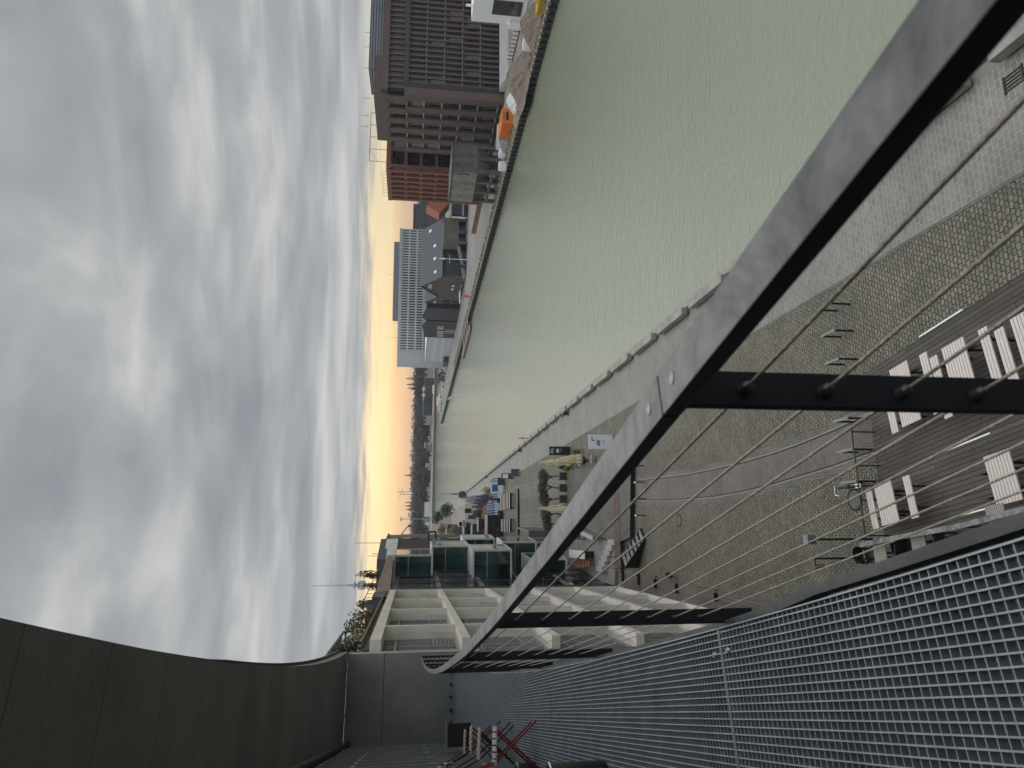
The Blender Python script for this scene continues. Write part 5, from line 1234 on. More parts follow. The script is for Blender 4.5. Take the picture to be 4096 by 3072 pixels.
hp = GR(*q1(1650, 120)); heap(hp+Vector((.8, 3.2, 0)), 3.6, 5, 2.5, 'smaller brown gravel heap nearest the white house', m_grav, 2)
hp = GR(*q1(1440, 870)); heap(hp+Vector((1, 1.5, 0)), 2.2, 4.0, 1.6, 'pale heap under white sheeting beside the orange container', M('white_sheeting', (.55, .54, .52), .8, var=.2, scale=1.5), 3)
hp = GR(*q1(1430, 1030)); heap(hp+Vector((-.8, -1.5, 0)), 1.8, 3.5, .7, 'low heap of yellowish soil in front of the orange container', M('yellow_soil', (.24, .18, .09), .95, var=.4, scale=2), 4)
oc = GR(*q1(1413, 1070)); ocr = GR(*q1(1413, 938)); w_ = ocr.x-oc.x
zo = AY(1400+1313*.46293, 1050*.46293, oc.y).z
m_or = M('orange_container_paint', (.62, .17, .025), .5, var=.1, scale=1)
co_ = thing('orange_container', 'orange site container with a dark window standing beside the sheet pile wall', 'container', oc)
MB().box(oc.x, oc.x+w_, oc.y, oc.y+5.5, RZ+.1, zo).build('container_body', m_or, co_, bevel=.03)
MB().box(oc.x+w_*.22, oc.x+w_*.78, oc.y-.04, oc.y-.003, RZ+(zo-RZ)*.42, RZ+(zo-RZ)*.64).build('window', m_black, co_)
lt_ = MB()
for i in range(8): lt_.box(oc.x+w_*(.20+.07*i), oc.x+w_*(.235+.07*i), oc.y-.012, oc.y-.003, RZ+(zo-RZ)*.76, RZ+(zo-RZ)*.86)
lt_.build('lettering', m_black, co_)
rbs = MB()
for i in range(12): rbs.box(oc.x-.03, oc.x-.002, oc.y+.2+i*.43, oc.y+.42+i*.43, RZ+.2, zo-.1)
rbs.build('corrugation', m_or, co_)
for i in range(3): MB().lathe((oc.x+w_*(.35+.14*i), oc.y+1, zo), [(.12, 0), (.12, .25), (.18, .3), (.02, .4)], 10).build('roof_vent', m_frame, co_, True)
tp_ = GR(*q1(1403, 1195)); to = thing('tarpaulin', 'pale blue grey tarpaulin stretched down beside the orange container', 'tarpaulin', tp_)
MB().extr([(oc.x+.2, oc.y+6.0, zo-.1), (oc.x+.2, oc.y+13, RZ+.05), (oc.x+.2, oc.y+6.0, RZ+.05)], (1.6, .1, 0)).build('sheet', M('tarp_blue', (.34, .40, .46), .6, var=.15), to)
MB().extr([(oc.x+3.4, oc.y+6, zo+.2), (oc.x+3.4, oc.y+15, zo-.6), (oc.x+3.4, oc.y+15, zo-1.9), (oc.x+3.4, oc.y+6, zo-1.6)], (.08, 0, 0)).build('white_panel', m_white, to)
def bag(P, s, lb):
    o = thing('bulk_bag', lb, 'bulk bag', P, 0, 'white bulk bags and sacks of the yard'); n = 16; vs = []; prof = [(.92, 0), (1.06, .3), (1.0, .8), (.96, 1.0), (.80, .98), (.7, .75)]
    for r_, z in prof:
        for i in range(n):
            a = 2*math.pi*i/n; k = r_*s/max(abs(math.cos(a)), abs(math.sin(a)))**.75; vs.append((P.x+k*math.cos(a)*(1+.05*math.sin(5*a)), P.y+k*math.sin(a), P.z+z*s*2))
    m_ = len(prof); MB().add(vs, [tuple(range(n-1, -1, -1))]+[(j*n+i, j*n+(i+1) % n, (j+1)*n+(i+1) % n, (j+1)*n+i) for j in range(m_-1) for i in range(n)]).build('bag_body', m_white, o, True)
    MB().lathe((P.x, P.y, P.z+1.5*s), [(.7*s, 0), (.001, .02)], 16).build('bag_filling', m_groove, o)
bag(GR(*q1(1573, 390)), .72, 'white bulk bag standing alone between the two gravel heaps'); bag(GR(*q1(1345, 1330)), .7, 'pale sack standing under the right corner of the concrete silo')
bag(GR(*q1(1350, 1440)), .75, 'white rounded sack under the opening of the concrete silo')
ys = GR(*q1(1680, 30)); yo = thing('yellow_skip', 'small yellow skip at the picture edge beside the smaller gravel heap', 'skip', ys)
MB().add([(ys.x-.7, ys.y-1, ys.z), (ys.x+.7, ys.y-1, ys.z), (ys.x+.7, ys.y+1, ys.z), (ys.x-.7, ys.y+1, ys.z), (ys.x-1, ys.y-1.5, ys.z+1), (ys.x+1, ys.y-1.5, ys.z+1), (ys.x+1, ys.y+1.5, ys.z+1), (ys.x-1, ys.y+1.5, ys.z+1)], [(3, 2, 1, 0), (0, 1, 5, 4), (1, 2, 6, 5), (2, 3, 7, 6), (3, 0, 4, 7)]).build('tub', M('skip_yellow', (.60, .40, .03), .5), yo); MB().box(ys.x-.85, ys.x+.85, ys.y-1.3, ys.y+1.3, ys.z+.6, ys.z+.62).build('load', m_groove, yo)
m_redw = stripes('red_white_barrier', (.42, .10, .08), (.72, .71, .69), .42)
a, c = GR(*q1(1472, 255)), GR(*q1(1402, 530))
bar0 = None
for i in range(8):
    p = a.lerp(c, (i+.5)/8); L_ = (c-a).length/8; d = (c-a).normalized(); ang = math.atan2(d.y, d.x)
    lb = f'red and white barrier panel before the pale steps, {ordn[i]} from the white house'
    if bar0 is None:
        bar0 = thing('site_barrier', lb, 'barrier', (0, 0, 0), 0, 'plastic barriers of the building yard')
        s_ = MB(); s_.box(-L_/2+.05, L_/2-.05, -.03, .03, .85, 1.1).box(-L_/2+.05, L_/2-.05, -.03, .03, .15, .3)
        for k in range(9): s_.box(-L_/2+.1+k*(L_-.3)/8, -L_/2+.2+k*(L_-.3)/8, -.025, .025, .3, .85)
        s_.build('barrier_body', m_redw, bar0)
        for s in (-1, 1): MB().box(s*(L_/2-.2)-.08, s*(L_/2-.2)+.08, -.35, .35, 0, .12).build('foot', m_black, bar0)
        bar0.location = p; bar0.rotation_euler.z = ang
    else: dup(bar0, p, ang, lb)
# sheet pile wall with timber fenders
o = thing('sheet_pile_wall', 'dark sheet pile wall edging the water across the basin', 'quay wall', (71, 150, WZ))
cw = MB(); y = 60.0
while y < 452: cw.add([(70.98, y, WZ-.5), (70.80, y+.35, WZ-.5), (70.80, y+.75, WZ-.5), (70.98, y+1.1, WZ-.5), (70.98, y, RZ-.35), (70.80, y+.35, RZ-.35), (70.80, y+.75, RZ-.35), (70.98, y+1.1, RZ-.35)], [(0, 1, 5, 4), (1, 2, 6, 5), (2, 3, 7, 6)]); y += 1.1
cw.build('sheet_piles', M('dark_piling', (.035, .034, .030), .8, var=.4), o); MB().box(70.72, 71.35, 60, 452, RZ-.35, RZ+.06).build('capping_beam', M('capping', (.16, .145, .12), .85, var=.4, scale=.6), o)
f0_ = MB().box(-.16, .16, -.18, .18, WZ-.5, RZ-.05).build('fender_post', M('fender_timber', (.05, .046, .04), .85, var=.4)); MB().lathe((0, 0, RZ-.06), [(.19, 0), (.17, .1), (.05, .16)], 8).build('post_cap', M('fender_cap', (.33, .32, .29), .7), f0_)
f0_['label'] = 'weathered timber fender post at the foot of the far quay wall, in its long row'; f0_['category'] = 'fender post'; f0_['group'] = 'timber fender posts along the far quay wall'
y = 74.0; f0_.location = (70.55, y, 0)
while y < 300:
    y += 1.45 if y < 190 else 2.9
    c = f0_.copy(); col.objects.link(c); c.location = (70.55, y, 0)
    for ch in f0_.children: d = ch.copy(); col.objects.link(d); d.parent = c
m_beam = M('pinkish_timber', (.27, .19, .15), .8, var=.3, scale=2)
rngb = random.Random(8)
for i in range(9):
    y = 78+i*4.6; lb = f'pinkish squared timber lying along the yard edge, {ordn[i]} from the picture edge'
    a = Vector((71.7+rngb.uniform(0, .7), y, RZ+.15)); c = a+Vector((rngb.uniform(-.5, .5), 5.2, 0)); tag(MB().bar(a, c, .28, .28).build('timber_beam', m_beam), lb, 'timber', 'squared timbers along the yard edge')
mb = MB(); mb.prism([(71.1, 60), (73.4, 60), (73.6, 300), (71.1, 300)], RZ+.004, RZ+.05); struct(mb.build('verge', M('rough_grass_verge', (.13, .125, .06), .95, var=.5, scale=.8, bump=.6, bscale=6)))
mb = MB(); mb.quad((74.5, 140, RZ+.01), (84, 140, RZ+.01), (86, 452, RZ+.01), (75.5, 452, RZ+.01)); struct(mb.build('road', m_road))
tuft = MB(); rg = random.Random(5)
for i in range(1500):
    y = 62+rg.random()**1.5*240; tuft.leaf((71.2+rg.random()*2.4, y, RZ+.12+.2*rg.random()), .28, rg)
tag(tuft.build('verge_grass', m_grassy), 'dry grass growing along the yard edge across the water', 'grass', kind='stuff')

# --- warehouse group
m_slate = M('slate_roof', (.058, .064, .074), .6, var=.15, scale=.6); m_whb = BRICK('warehouse_brick', (.13, .095, .078), (.10, .075, .062), (.10, .09, .08), .26, .08, .012, plane='yz', bump=.1, var=.3)
g0_ = GR(*q2(1000, 738)); g1_ = onx(*q2(945, 902), g0_.x, g0_.y, .01); g2_ = onx(*q2(940, 1000), g0_.x, g0_.y, .01)
gx = g0_.x; yA, yB, yC = g0_.y, g1_.y, g2_.y
def zAt(px, py, y): return AY(*q2(px, py), y).z
ze = zAt(797, 735, yA); zr_ = zAt(613, 820, (yA+yB)/2); zv = zAt(762, 900, yB); zr2 = zAt(652, 932, (yB+yC)/2); ze2 = zAt(772, 985, yC)
dR = ray(*q2(800, 245)); xR = dR.x/dR.y*yA
wh = thing('warehouse', 'old brick gabled warehouse with a long dark slate roof and four small skylights', 'building', (gx+15, (yA+yB)/2, RZ))
ym = (yA+yB)/2
MB().extr([(gx, yA, RZ), (gx, yB, RZ), (gx, yB, zv), (gx, ym, zr_-.3), (gx, yA, ze)], (.6, 0, 0)).build('gable_wall', m_whb, wh)
MB().extr([(gx+.6, yA+.05, RZ), (gx+.6, yB, RZ), (gx+.6, yB, zv-.2), (gx+.6, ym, zr_-.6), (gx+.6, yA+.05, ze-.3)], (xR-gx-.6, 0, 0)).build('body', m_anth, wh)
rfm = MB().extr([(gx-.35, yA-.7, ze-.25), (gx-.35, ym, zr_), (gx-.35, ym, zr_+.3), (gx-.35, yA-.8, ze+.0)], (xR-gx+.7, 0, 0)); rfm.extr([(gx-.35, yB+.2, zv), (gx-.35, ym, zr_), (gx-.35, ym, zr_+.3), (gx-.35, yB+.2, zv+.3)], (xR-gx+.7, 0, 0))
rw = rfm.build('roof', m_slate, wh)
for px, py in ((695, 337), (735, 465), (735, 575), (738, 690)):
    d = ray(*q2(px, py)); 
    # meet the front slope
    k = (zr_+.3-ze)/(ym-yA+.8); t = (EYE-ze+k*(yA-.8)) / (k*d.y-d.z); P = Vector((d.x*t, d.y*t, EYE+d.z*t))
    n_ = Vector((0, -k, 1)).normalized(); u_ = Vector((0, 1, k)).normalized(); x_ = Vector((1, 0, 0))
    MB().extr([P-x_*.5-u_*.75+n_*.02, P+x_*.5-u_*.75+n_*.02, P+x_*.5+u_*.75+n_*.02, P-x_*.5+u_*.75+n_*.02], n_*.1).build('skylight', M('skylight_glass', (.62, .66, .70), .3) if 'skylight_glass' not in bpy.data.materials else bpy.data.materials['skylight_glass'], rw)
def wwin(par, y0, y1, z0, z1): MB().box(gx-.06, gx-.004, y0, y1, z0, z1).build('window', m_offg, par)
H_ = ze-RZ
for row, (za, zb) in enumerate(((RZ+.08*H_, RZ+.36*H_), (RZ+.50*H_, RZ+.80*H_))):
    for k in range(6):
        yc = yA+(yB-yA)*(k+.6)/6.2; wwin(wh, yc-.95, yc-.12, za, zb); wwin(wh, yc+.12, yc+.95, za, zb)
for k in range(3):
    yc = ym+(k-1)*4.0; wwin(wh, yc-.85, yc-.1, ze+.8, ze+3.0); wwin(wh, yc+.1, yc+.85, ze+.8, ze+3.0)
MB().box(gx-.08, gx-.004, ym-2.2, ym+2.2, ze+3.3, ze+4.6).build('name_panel', M('pale_panel', (.42, .40, .36), .7), wh)
MB().box(gx-.5, gx-.004, yA+6, yB-1, RZ+.9, RZ+1.3).build('loading_ramp', m_conc, wh)
for yc, zz in ((yA+8.5, .42), (yA+12, .44)): MB().box(gx-.08, gx-.004, yc, yc+1.6, RZ+zz*H_, RZ+(zz+.1)*H_).build('small_sign', m_white, wh)
w2 = thing('small_warehouse', 'lower brick gabled warehouse adjoining the larger one on its far side', 'building', (gx+8, (yB+yC)/2, RZ)); ym2 = (yB+yC)/2
MB().extr([(gx, yB+.05, RZ), (gx, yC, RZ), (gx, yC, ze2), (gx, ym2, zr2-.3), (gx, yB+.05, zv)], (24, 0, 0)).build('gable_wall', m_whb, w2)
MB().extr([(gx-.35, yB+.25, zv+.3), (gx-.35, ym2, zr2), (gx-.35, ym2, zr2+.3), (gx-.35, yB+.25, zv+.6)], (25, 0, 0)).extr([(gx-.35, yC+.2, ze2), (gx-.35, ym2, zr2), (gx-.35, ym2, zr2+.3), (gx-.35, yC+.2, ze2+.3)], (25, 0, 0)).build('roof', m_slate, w2)
for za, zb in ((.08, .36), (.5, .8)):
    for k in range(4): yc = yB+(yC-yB)*(k+.7)/4.3; MB().box(gx-.06, gx-.004, yc-.9, yc-.12, RZ+za*H_, RZ+zb*H_).box(gx-.06, gx-.004, yc+.12, yc+.9, RZ+za*H_, RZ+zb*H_).build('window', m_offg, w2)
MB().box(gx-.08, gx-.004, ym2-1.0, ym2+1.0, ze2+1.6, ze2+2.4).build('name_panel', m_white, w2)
# concrete hall in front of the slate roof, with blue glazing
m_blueg = GLASS('deep_blue_glass', (.012, .025, .06), .05, var=.4)
ch_ = thing('concrete_hall', 'grey concrete hall on pillars with deep blue glazing in front of the slate roof', 'hall', (gx+15, yA-6, RZ))
hx0, hx1 = AY(*q2(900, 440), yA-7).x, AY(*q2(900, 225), yA-7).x; hz0, hz1 = zAt(940, 330, yA-7), zAt(808, 330, yA-7)
MB().box(hx0, hx1, yA-7, yA-.9, hz0, hz1).build('upper_box', m_silo2 if False else M('hall_concrete', (.13, .12, .10), .85, var=.3, scale=.6), ch_)
for x in (hx0+.4, hx0+(hx1-hx0)*.45, hx1-.5): MB().box(x-.4, x+.4, yA-6.9, yA-6.2, RZ, hz0).build('pillar', m_silo, ch_)
MB().box(hx0+.2, hx1-.2, yA-5.2, yA-5.0, RZ, hz0).build('blue_glazing', m_blueg, ch_)
MB().box(hx0, hx1, yA-6.9, yA-6.5, RZ, RZ+.5).build('plinth', m_conc, ch_)
st = MB().extr([(hx0-.2, yA-5.5, hz0+.4), (hx0-.2, yA-5.5, hz0-.5), (gx-.8, yA-2, RZ), (gx-.8, yA-2, RZ+1.0)], (0, 1.6, 0)); st.build('stair_ramp', m_conc, ch_)
MB().box(hx0-7.5, hx0-.3, yA-3.4, yA-3.2, RZ+.2, hz0).build('side_glazing', m_blueg, ch_)
r2 = thing('red_roof_house', 'house with an orange red gable end between the brick building and the slate roof', 'building', (hx1+8, yA-4, RZ))
P1, P2, P3, P4 = (AY(*q2(a, c), yA-8) for a, c in ((690, 78), (662, 118), (772, 182), (862, 85)))
MB().extr([P4, P3, P2, P1], (0, 6, 0)).build('gable_wall', M('orange_tile', (.33, .11, .06), .7, var=.15), r2)
MB().box(P3.x-1, P4.x+12, yA-9.5, yA-8.2, RZ, P4.z-.6).build('lower_wall', m_blueg, r2)
MB().box(P3.x-1.4, P4.x+12, yA-10, yA-8, P4.z-.6, P4.z+.1).build('canopy', M('canopy_cream', (.4, .37, .3), .7), r2)
MB().box(P3.x-1.2, P4.x+12, yA-9.9, yA-9.4, RZ+1.5, RZ+2.0).build('cream_beam', M('cream_beam_paint', (.36, .32, .26), .7), r2)
ra, rz_ = GR(*q2(1142, 100)), GR(*q2(1085, 362))
tag(MB().extr([ra, rz_, rz_+Vector((0, 0, 1.3)), ra+Vector((0, 0, 1.3))], (.35, 0, 0)).build('low_brick_wall', m_red), 'low red wall running along the road in front of the blue glazing', 'wall')
fp = GR(*q2(1010, 585)); zf = AY(*q2(757, 572), fp.y).z; fo_ = thing('flag_mast', 'white ship style mast with a yard in front of the dark slate roof', 'mast', fp)
MB().cyl(fp, (fp.x, fp.y, zf-2.5), .16, .10, 8).cyl((fp.x, fp.y, zf-2.5), (fp.x, fp.y, zf), .35, .02, 8).build('mast_pole', m_white, fo_, True); MB().bar((fp.x-1.6, fp.y, zf-4.2), (fp.x+1.6, fp.y, zf-4.0), .12, .12).build('yard', m_white, fo_)
lpz = GR(*q2(1050, 905)); lo_ = thing('harbour_lamp', 'tall grey harbour lamp with a small orange sign on the far bank', 'lamp', lpz); zl_ = AY(*q2(948, 905), lpz.y).z
MB().cyl(lpz, (lpz.x, lpz.y, zl_), .12, .08, 8).build('pole', m_frame, lo_); MB().bar((lpz.x-2.2, lpz.y, zl_), (lpz.x+1.5, lpz.y, zl_), .5, .4).build('lamp_head', m_white, lo_); MB().box(lpz.x-.4, lpz.x+.4, lpz.y-.3, lpz.y-.15, RZ+.8, RZ+2.6).build('orange_sign', m_or, lo_)
# --- black gabled twin houses with lit windows
m_blk2 = M('black_cladding', (.022, .026, .034), .6, var=.2); m_lit = M('lit_window_cream', (.52, .50, .40), .6, var=.15, scale=1)  # window light painted as a plain cream colour
for nm, (ya_, yb_), pk, lits, lb in (('a', (1012, 1112), 1072, (1045, 1062), 'first black gabled house beside the brick warehouses'), ('b', (1122, 1262), 1150, (1160, 1176, 1200, 1216, 1236), 'second black gabled house with two rows of bright narrow windows')):
    base_ = GR(*q2(905, ya_)); y0 = base_.y; x0 = gx-1.5
    A, B = onx(*q2(900, ya_), x0, y0, .01), onx(*q2(890, yb_), x0, y0, .01); pkp = onx(*q2(622, pk), x0, y0, .01)
    ea, eb = onx(*q2(660, ya_), x0, y0, .01).z, onx(*q2(645, yb_), x0, y0, .01).z
    o = thing('black_house', lb, 'building', ((A.x+9), (A.y+B.y)/2, RZ))
    MB().extr([(A.x, A.y, RZ), (B.x, B.y, RZ), (B.x, B.y, eb), (pkp.x, pkp.y, pkp.z), (A.x, A.y, ea)], (20, 0, 0)).build('wall', m_blk2, o)
    for py in lits:
        for (a, c), mt in (((688, 742), m_infill), ((752, 808), m_lit)):
            w0, w1 = onx(*q2(a, py), x0, y0, .01), onx(*q2(c, py+9), x0, y0, .01); MB().box(x0-.12, x0+.03, w1.y if w1.y < w0.y else w0.y, max(w0.y, w1.y)+.2, w1.z, w0.z).build('window', mt, o)
    d0, d1 = onx(*q2(820, yb_-75), x0, y0, .01), onx(*q2(900, yb_-40), x0, y0, .01); MB().box(x0-.14, x0+.02, min(d0.y, d1.y), max(d0.y, d1.y), RZ, d0.z).build('gate', M('grey_gate', (.20, .19, .18), .7) if 'grey_gate' not in bpy.data.materials else bpy.data.materials['grey_gate'], o)
o = thing('orange_sign_hut', 'low grey hut with an orange sign at the foot of the first black house', 'hut', (gx-3, yC+16, RZ)); hA = GR(*q2(930, 1020)); hz = AY(*q2(893, 1030), hA.y).z
MB().box(hA.x-.5, hA.x+4, hA.y, hA.y+14, RZ, hz).build('hut_wall', m_anth, o); MB().box(hA.x-.55, hA.x-.51, hA.y+1, hA.y+5, hz-1.4, hz-.2).build('orange_panel', m_or, o); MB().box(hA.x-.6, hA.x-.51, hA.y+5.5, hA.y+13, RZ, RZ+2.2).build('pale_door', m_white, o)
# --- white corrugated hall and the pale grid office behind
m_corr = BRICK('pale_corrugated_sheet', (.50, .53, .56), (.47, .50, .53), (.40, .43, .46), 90, .55, .06, plane='yz', bump=.2, var=.08); 
wA = GR(*q2(885, 1268)); x0 = wA.x; y0 = wA.y
B = onx(*q2(850, 1462), x0, y0, .01); zt = onx(*q2(655, 1400), x0, y0, .01).z
o = thing('corrugated_hall', 'pale grey corrugated hall at the end of the row across the water', 'hall', (x0+10, (y0+B.y)/2, RZ)); MB().box(x0, x0+22, y0, B.y, RZ, zt).build('wall', m_corr, o)
for f_ in (.33, .66): MB().box(x0-.06, x0-.004, y0, B.y, RZ+(zt-RZ)*f_-.15, RZ+(zt-RZ)*f_+.15).build('flashing', m_white, o)
MB().box(x0-.2, x0+22.2, y0-.2, B.y+.2, zt, zt+.25).build('roof_edge', m_white, o); MB().box(x0-3, x0-.01, B.y-12, B.y-2, RZ, RZ+2.5).build('annex', m_anth, o)
dep = (B-Vector((0, 0, EYE))).dot(fw)+6
PL, PR = RD(*q2(412, 1362), dep), RD(*q2(432, 322), dep); d_ = (PR-PL); d_.z = 0; Lw = d_.length; d_.normalize(); n_ = Vector((d_.y, -d_.x, 0))
o = thing('grid_office', 'large pale office slab with a fine grid of windows rising behind the warehouses', 'building', (PL+PR)/2)
ztp = PL.z; fl_ = [ztp-.9-4.1*i for i in range(6)]
bk = d_.cross(Vector((0, 0, 1)))
outw = n_ if n_.dot(Vector((0, 0, 0))-PL) > 0 else -n_
def at(s, z, off=0): p = PL+d_*s+outw*off; return Vector((p.x, p.y, z))
MB().extr([at(0, RZ), at(Lw, RZ), at(Lw, ztp-.3), at(0, ztp-.3)], -outw*20).build('core', m_anth, o)
m_pg = M('pale_grid_frame', (.40, .42, .435), .6, var=.06); m_tealg = GLASS('teal_window_glass', (.022, .038, .044), .06, var=.5, scale=.2)
for i, z in enumerate(fl_):
    MB().extr([at(-.2, z-.45), at(Lw+.2, z-.45), at(Lw+.2, z+.45), at(-.2, z+.45)], outw*.5).build('floor_band', m_pg, o)
    if i: MB().extr([at(0, z+.45), at(Lw, z+.45), at(Lw, fl_[i-1]-.45), at(0, fl_[i-1]-.45)], outw*.1).build('window_row', m_tealg, o)
n = 46
for i in range(n+1): s = Lw*i/n; MB().extr([at(s-.30, RZ), at(s+.30, RZ), at(s+.30, ztp), at(s-.30, ztp)], outw*.7).build('pier', m_pg, o)
MB().extr([at(-.6, ztp-.5), at(Lw+.6, ztp-.5), at(Lw+.6, ztp+.25), at(-.6, ztp+.25)], outw*.75).build('parapet', m_pg, o)
q_ = RD(*q2(490, 1420), dep); MB().extr([at(-9, RZ), at(-.31, RZ), at(-.31, ztp+.2), at(-9, ztp+.2)], -outw*14).build('end_block', m_pg, o)
sA, sB = Lw*(1-(1100-320)/1042), Lw*(1-(420-320)/1042); zp = RD(*q2(372, 800), dep).z
MB().extr([at(sA, ztp-.2), at(sB, ztp-.2), at(sB, zp), at(sA, zp)], -outw*10).build('plant_storey', M('plant_grey', (.19, .21, .24), .6), o) if False else None
pl2 = MB().extr([at(sA, ztp-.2, -3), at(sB, ztp-.2, -3), at(sB, zp, -3), at(sA, zp, -3)], -outw*9); pl2.build('plant_storey', M('plant_grey', (.19, .21, .24), .6), o)
ae = MB()
for s in (.1, .22, .40, .62, .8): p = at(Lw*s, ztp); ae.cyl(p, p+Vector((0, 0, 6)), .07, .04, 5)
ae.build('roof_aerials', m_frame, o)
# --- floating jetty
ja, jb = G(*q2(1045, 1190), WZ+.3), G(*q2(980, 1442), WZ+.3); o = thing('jetty', 'reddish floating jetty with four slanting gangways on the far side of the basin', 'jetty', (ja+jb)/2)
dj = (jb-ja).normalized(); nj = Vector((dj.y, -dj.x, 0)); nj = nj if nj.x > 0 else -nj
MB().extr([ja, jb, jb+nj*2.4, ja+nj*2.4], (0, 0, .5)).build('float_deck', M('jetty_red_brown', (.24, .15, .12), .8, var=.2), o); MB().extr([ja-nj*.02+Vector((0, 0, -.8)), jb-nj*.02+Vector((0, 0, -.8)), jb-nj*.02, ja-nj*.02], nj*2.3).build('float_hull', m_black, o)
for i in range(4):
    p = ja.lerp(jb, .08+i*.2)+Vector((0, 0, .55)); q = Vector((71.0, p.y-2, RZ+.3)); MB().bar(p, q, 1.1, .15).bar(p+Vector((0, -.5, .5)), q+Vector((0, -.5, .5)), .06, .06).build('gangway', M('gangway_grey', (.40, .38, .36), .6) if 'gangway_grey' not in bpy.data.materials else bpy.data.materials['gangway_grey'], o)
# ================================================================== the far bank
m_wood = M('bare_wood_canopy', (.050, .050, .044), .9, var=.5, scale=.12); m_woodfar = M('distant_wood_canopy', (.075, .08, .08), .9, var=.4, scale=.05)  # far canopy paler and bluer, distance haze painted into its colour
def treeline(name, lab, x0, x1, ylo, yhi, zb, hmean, n, nl, size, mat, seed):
    rg = random.Random(seed); f = MB()
    for i in range(n):
        x = x0+(x1-x0)*(i+rg.random())/n; y = rg.uniform(ylo, yhi); h = hmean*(.84+.3*rg.random()**2); r = h*.26*(.8+.5*rg.random())
        for _ in range(nl):
            while True:
                p = Vector((rg.uniform(-1, 1), rg.uniform(-1, 1), rg.uniform(-1, 1)))
                if .4 < p.length < 1: break
            f.leaf((x+p.x*r*1.2, y+p.y*r, zb+h*.52+p.z*h*.48), size*(1.0 if p.z > .2 else 1.5), rg)
    return tag(f.build(name, mat), lab, 'wood', kind='stuff')
treeline('woodland', 'dark bare wood reading as one mass along the far bank', -130, 560, 655, 760, -.5, 16.2, 760, 95, .95, m_wood, 1)
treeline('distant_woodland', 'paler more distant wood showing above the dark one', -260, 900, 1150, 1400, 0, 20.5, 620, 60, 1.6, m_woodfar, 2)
def fartree(Xtop, Ypx, dep, wpx, lb, mat, zb=0, seed=0, nm='far_tree'):
    P = RD(Xtop, Ypx, dep); rg = random.Random(seed); h = P.z-zb; r = wpx/FPX*dep*.5
    o = thing(nm, lb, 'tree', (P.x, P.y, zb)); MB().tube([(P.x, P.y, zb), (P.x, P.y, zb+h*.5), (P.x, P.y, zb+h*.85)], [.5, .35, .1], 6).build('trunk', m_bark, o)
    f = MB()
    for _ in range(420):
        a = rg.random()*6.28; q = rg.random()**.5; zf = rg.random(); k = math.sin(math.pi*min(1, .12+zf*.9))
        f.leaf((P.x+math.cos(a)*q*r*k, P.y+math.sin(a)*q*r*k, zb+h*(.3+.7*zf)), max(.5, r*.10), rg)
    f.build('crown', mat, o)
fartree(1681, 1822, 612, 34, 'broad rounded brown tree standing in front of the far wood', M('brown_twigs', (.085, .07, .05), .9, var=.4, scale=.4), -.6, 3)
fartree(1618, 1901, 760, 13, 'tall narrow tree sticking up above the far wood', m_wood, 0, 4)
fartree(1626, 1514, 690, 26, 'open topped tall tree rising above the wood near the pale office', m_wood, 0, 5); fartree(1628, 1538, 690, 20, 'second tall tree above the wood near the pale office', m_wood, 0, 6); fartree(1631, 1552, 690, 14, 'small topped tree at the end of the group near the pale office', m_wood, 0, 7)
fartree(1622, 2010, 800, 12, 'bare tree above the far wood right beside the wind turbines', m_wood, 0, 8); fartree(1620, 2024, 800, 14, 'bare tree above the far wood above the white works', m_wood, 0, 9); fartree(1622, 2038, 800, 12, 'leftmost bare tree above the far wood', m_wood, 0, 10)
def farbox(name, lb, cat, a, c, dep, mat, roof=None, zb=-.6, depth=10, strip=None):
    """a far shed between two picture points (top corner, bottom corner)"""
    A, C = RD(a[0], a[1], dep), RD(c[0], c[1], dep); x0, x1 = min(A.x, C.x), max(A.x, C.x); y = (A.y+C.y)/2; z1 = A.z; z0 = max(zb, C.z) if C.z > zb+.5 else zb
    o = thing(name, lb, cat, ((x0+x1)/2, y, zb)); MB().box(x0, x1, y, y+depth, zb, z1).build('wall', mat, o)
    if roof: MB().box(x0-.4, x1+.4, y-.4, y+depth+.4, z1, z1+.45).build('roof', roof, o)
    if strip:
        n = max(2, int((x1-x0)/5)); s = MB()
        for i in range(n): s.box(x0+(x1-x0)*(i+.15)/n, x0+(x1-x0)*(i+.7)/n, y-.08, y-.01, z0+(z1-zb)*.45, z0+(z1-zb)*.8)
        s.build('window_strip', strip, o)
m_rust = M('rusty_red_wall', (.09, .05, .045), .85, var=.3, scale=.2); m_shed = M('dark_shed_wall', (.06, .06, .065), .8, var=.3, scale=.2); m_shedl = M('pale_shed_wall', (.30, .30, .31), .8, var=.2, scale=.2); m_wstrip = M('white_strip', (.6, .6, .6), .6)
farbox('far_shed', 'rusty red shed at the right end of the far bank', 'shed', (1702, 1512), (1731, 1542), 606, m_rust, m_shed, strip=m_shed)
farbox('far_shed', 'long dark open shed with pale posts beside the rusty red shed', 'shed', (1697, 1542), (1716, 1592), 640, m_shed, m_wstrip, strip=m_wstrip)
farbox('far_shed', 'very long low dark shed with a pale roof edge in front of the far wood', 'shed', (1694, 1592), (1722, 1655), 650, m_shed, m_shedl)
farbox('far_house', 'grey blocky house in the middle of the far bank', 'house', (1697, 1662), (1721, 1694), 620, m_shedl, m_shed, strip=m_shed)
farbox('far_house', 'small pale house with a bright wall left of the grey blocky house', 'house', (1701, 1770), (1722, 1786), 620, m_shedl, m_wstrip, strip=m_shed)
farbox('far_house', 'low grey house right beside the broad brown tree', 'house', (1707, 1787), (1720, 1800), 612, M('far_grey', (.2, .2, .21), .8), m_shed)
farbox('white_container', 'single white container standing left of the broad brown tree', 'container', (1703, 1852), (1712, 1866), 630, m_shedl, None)
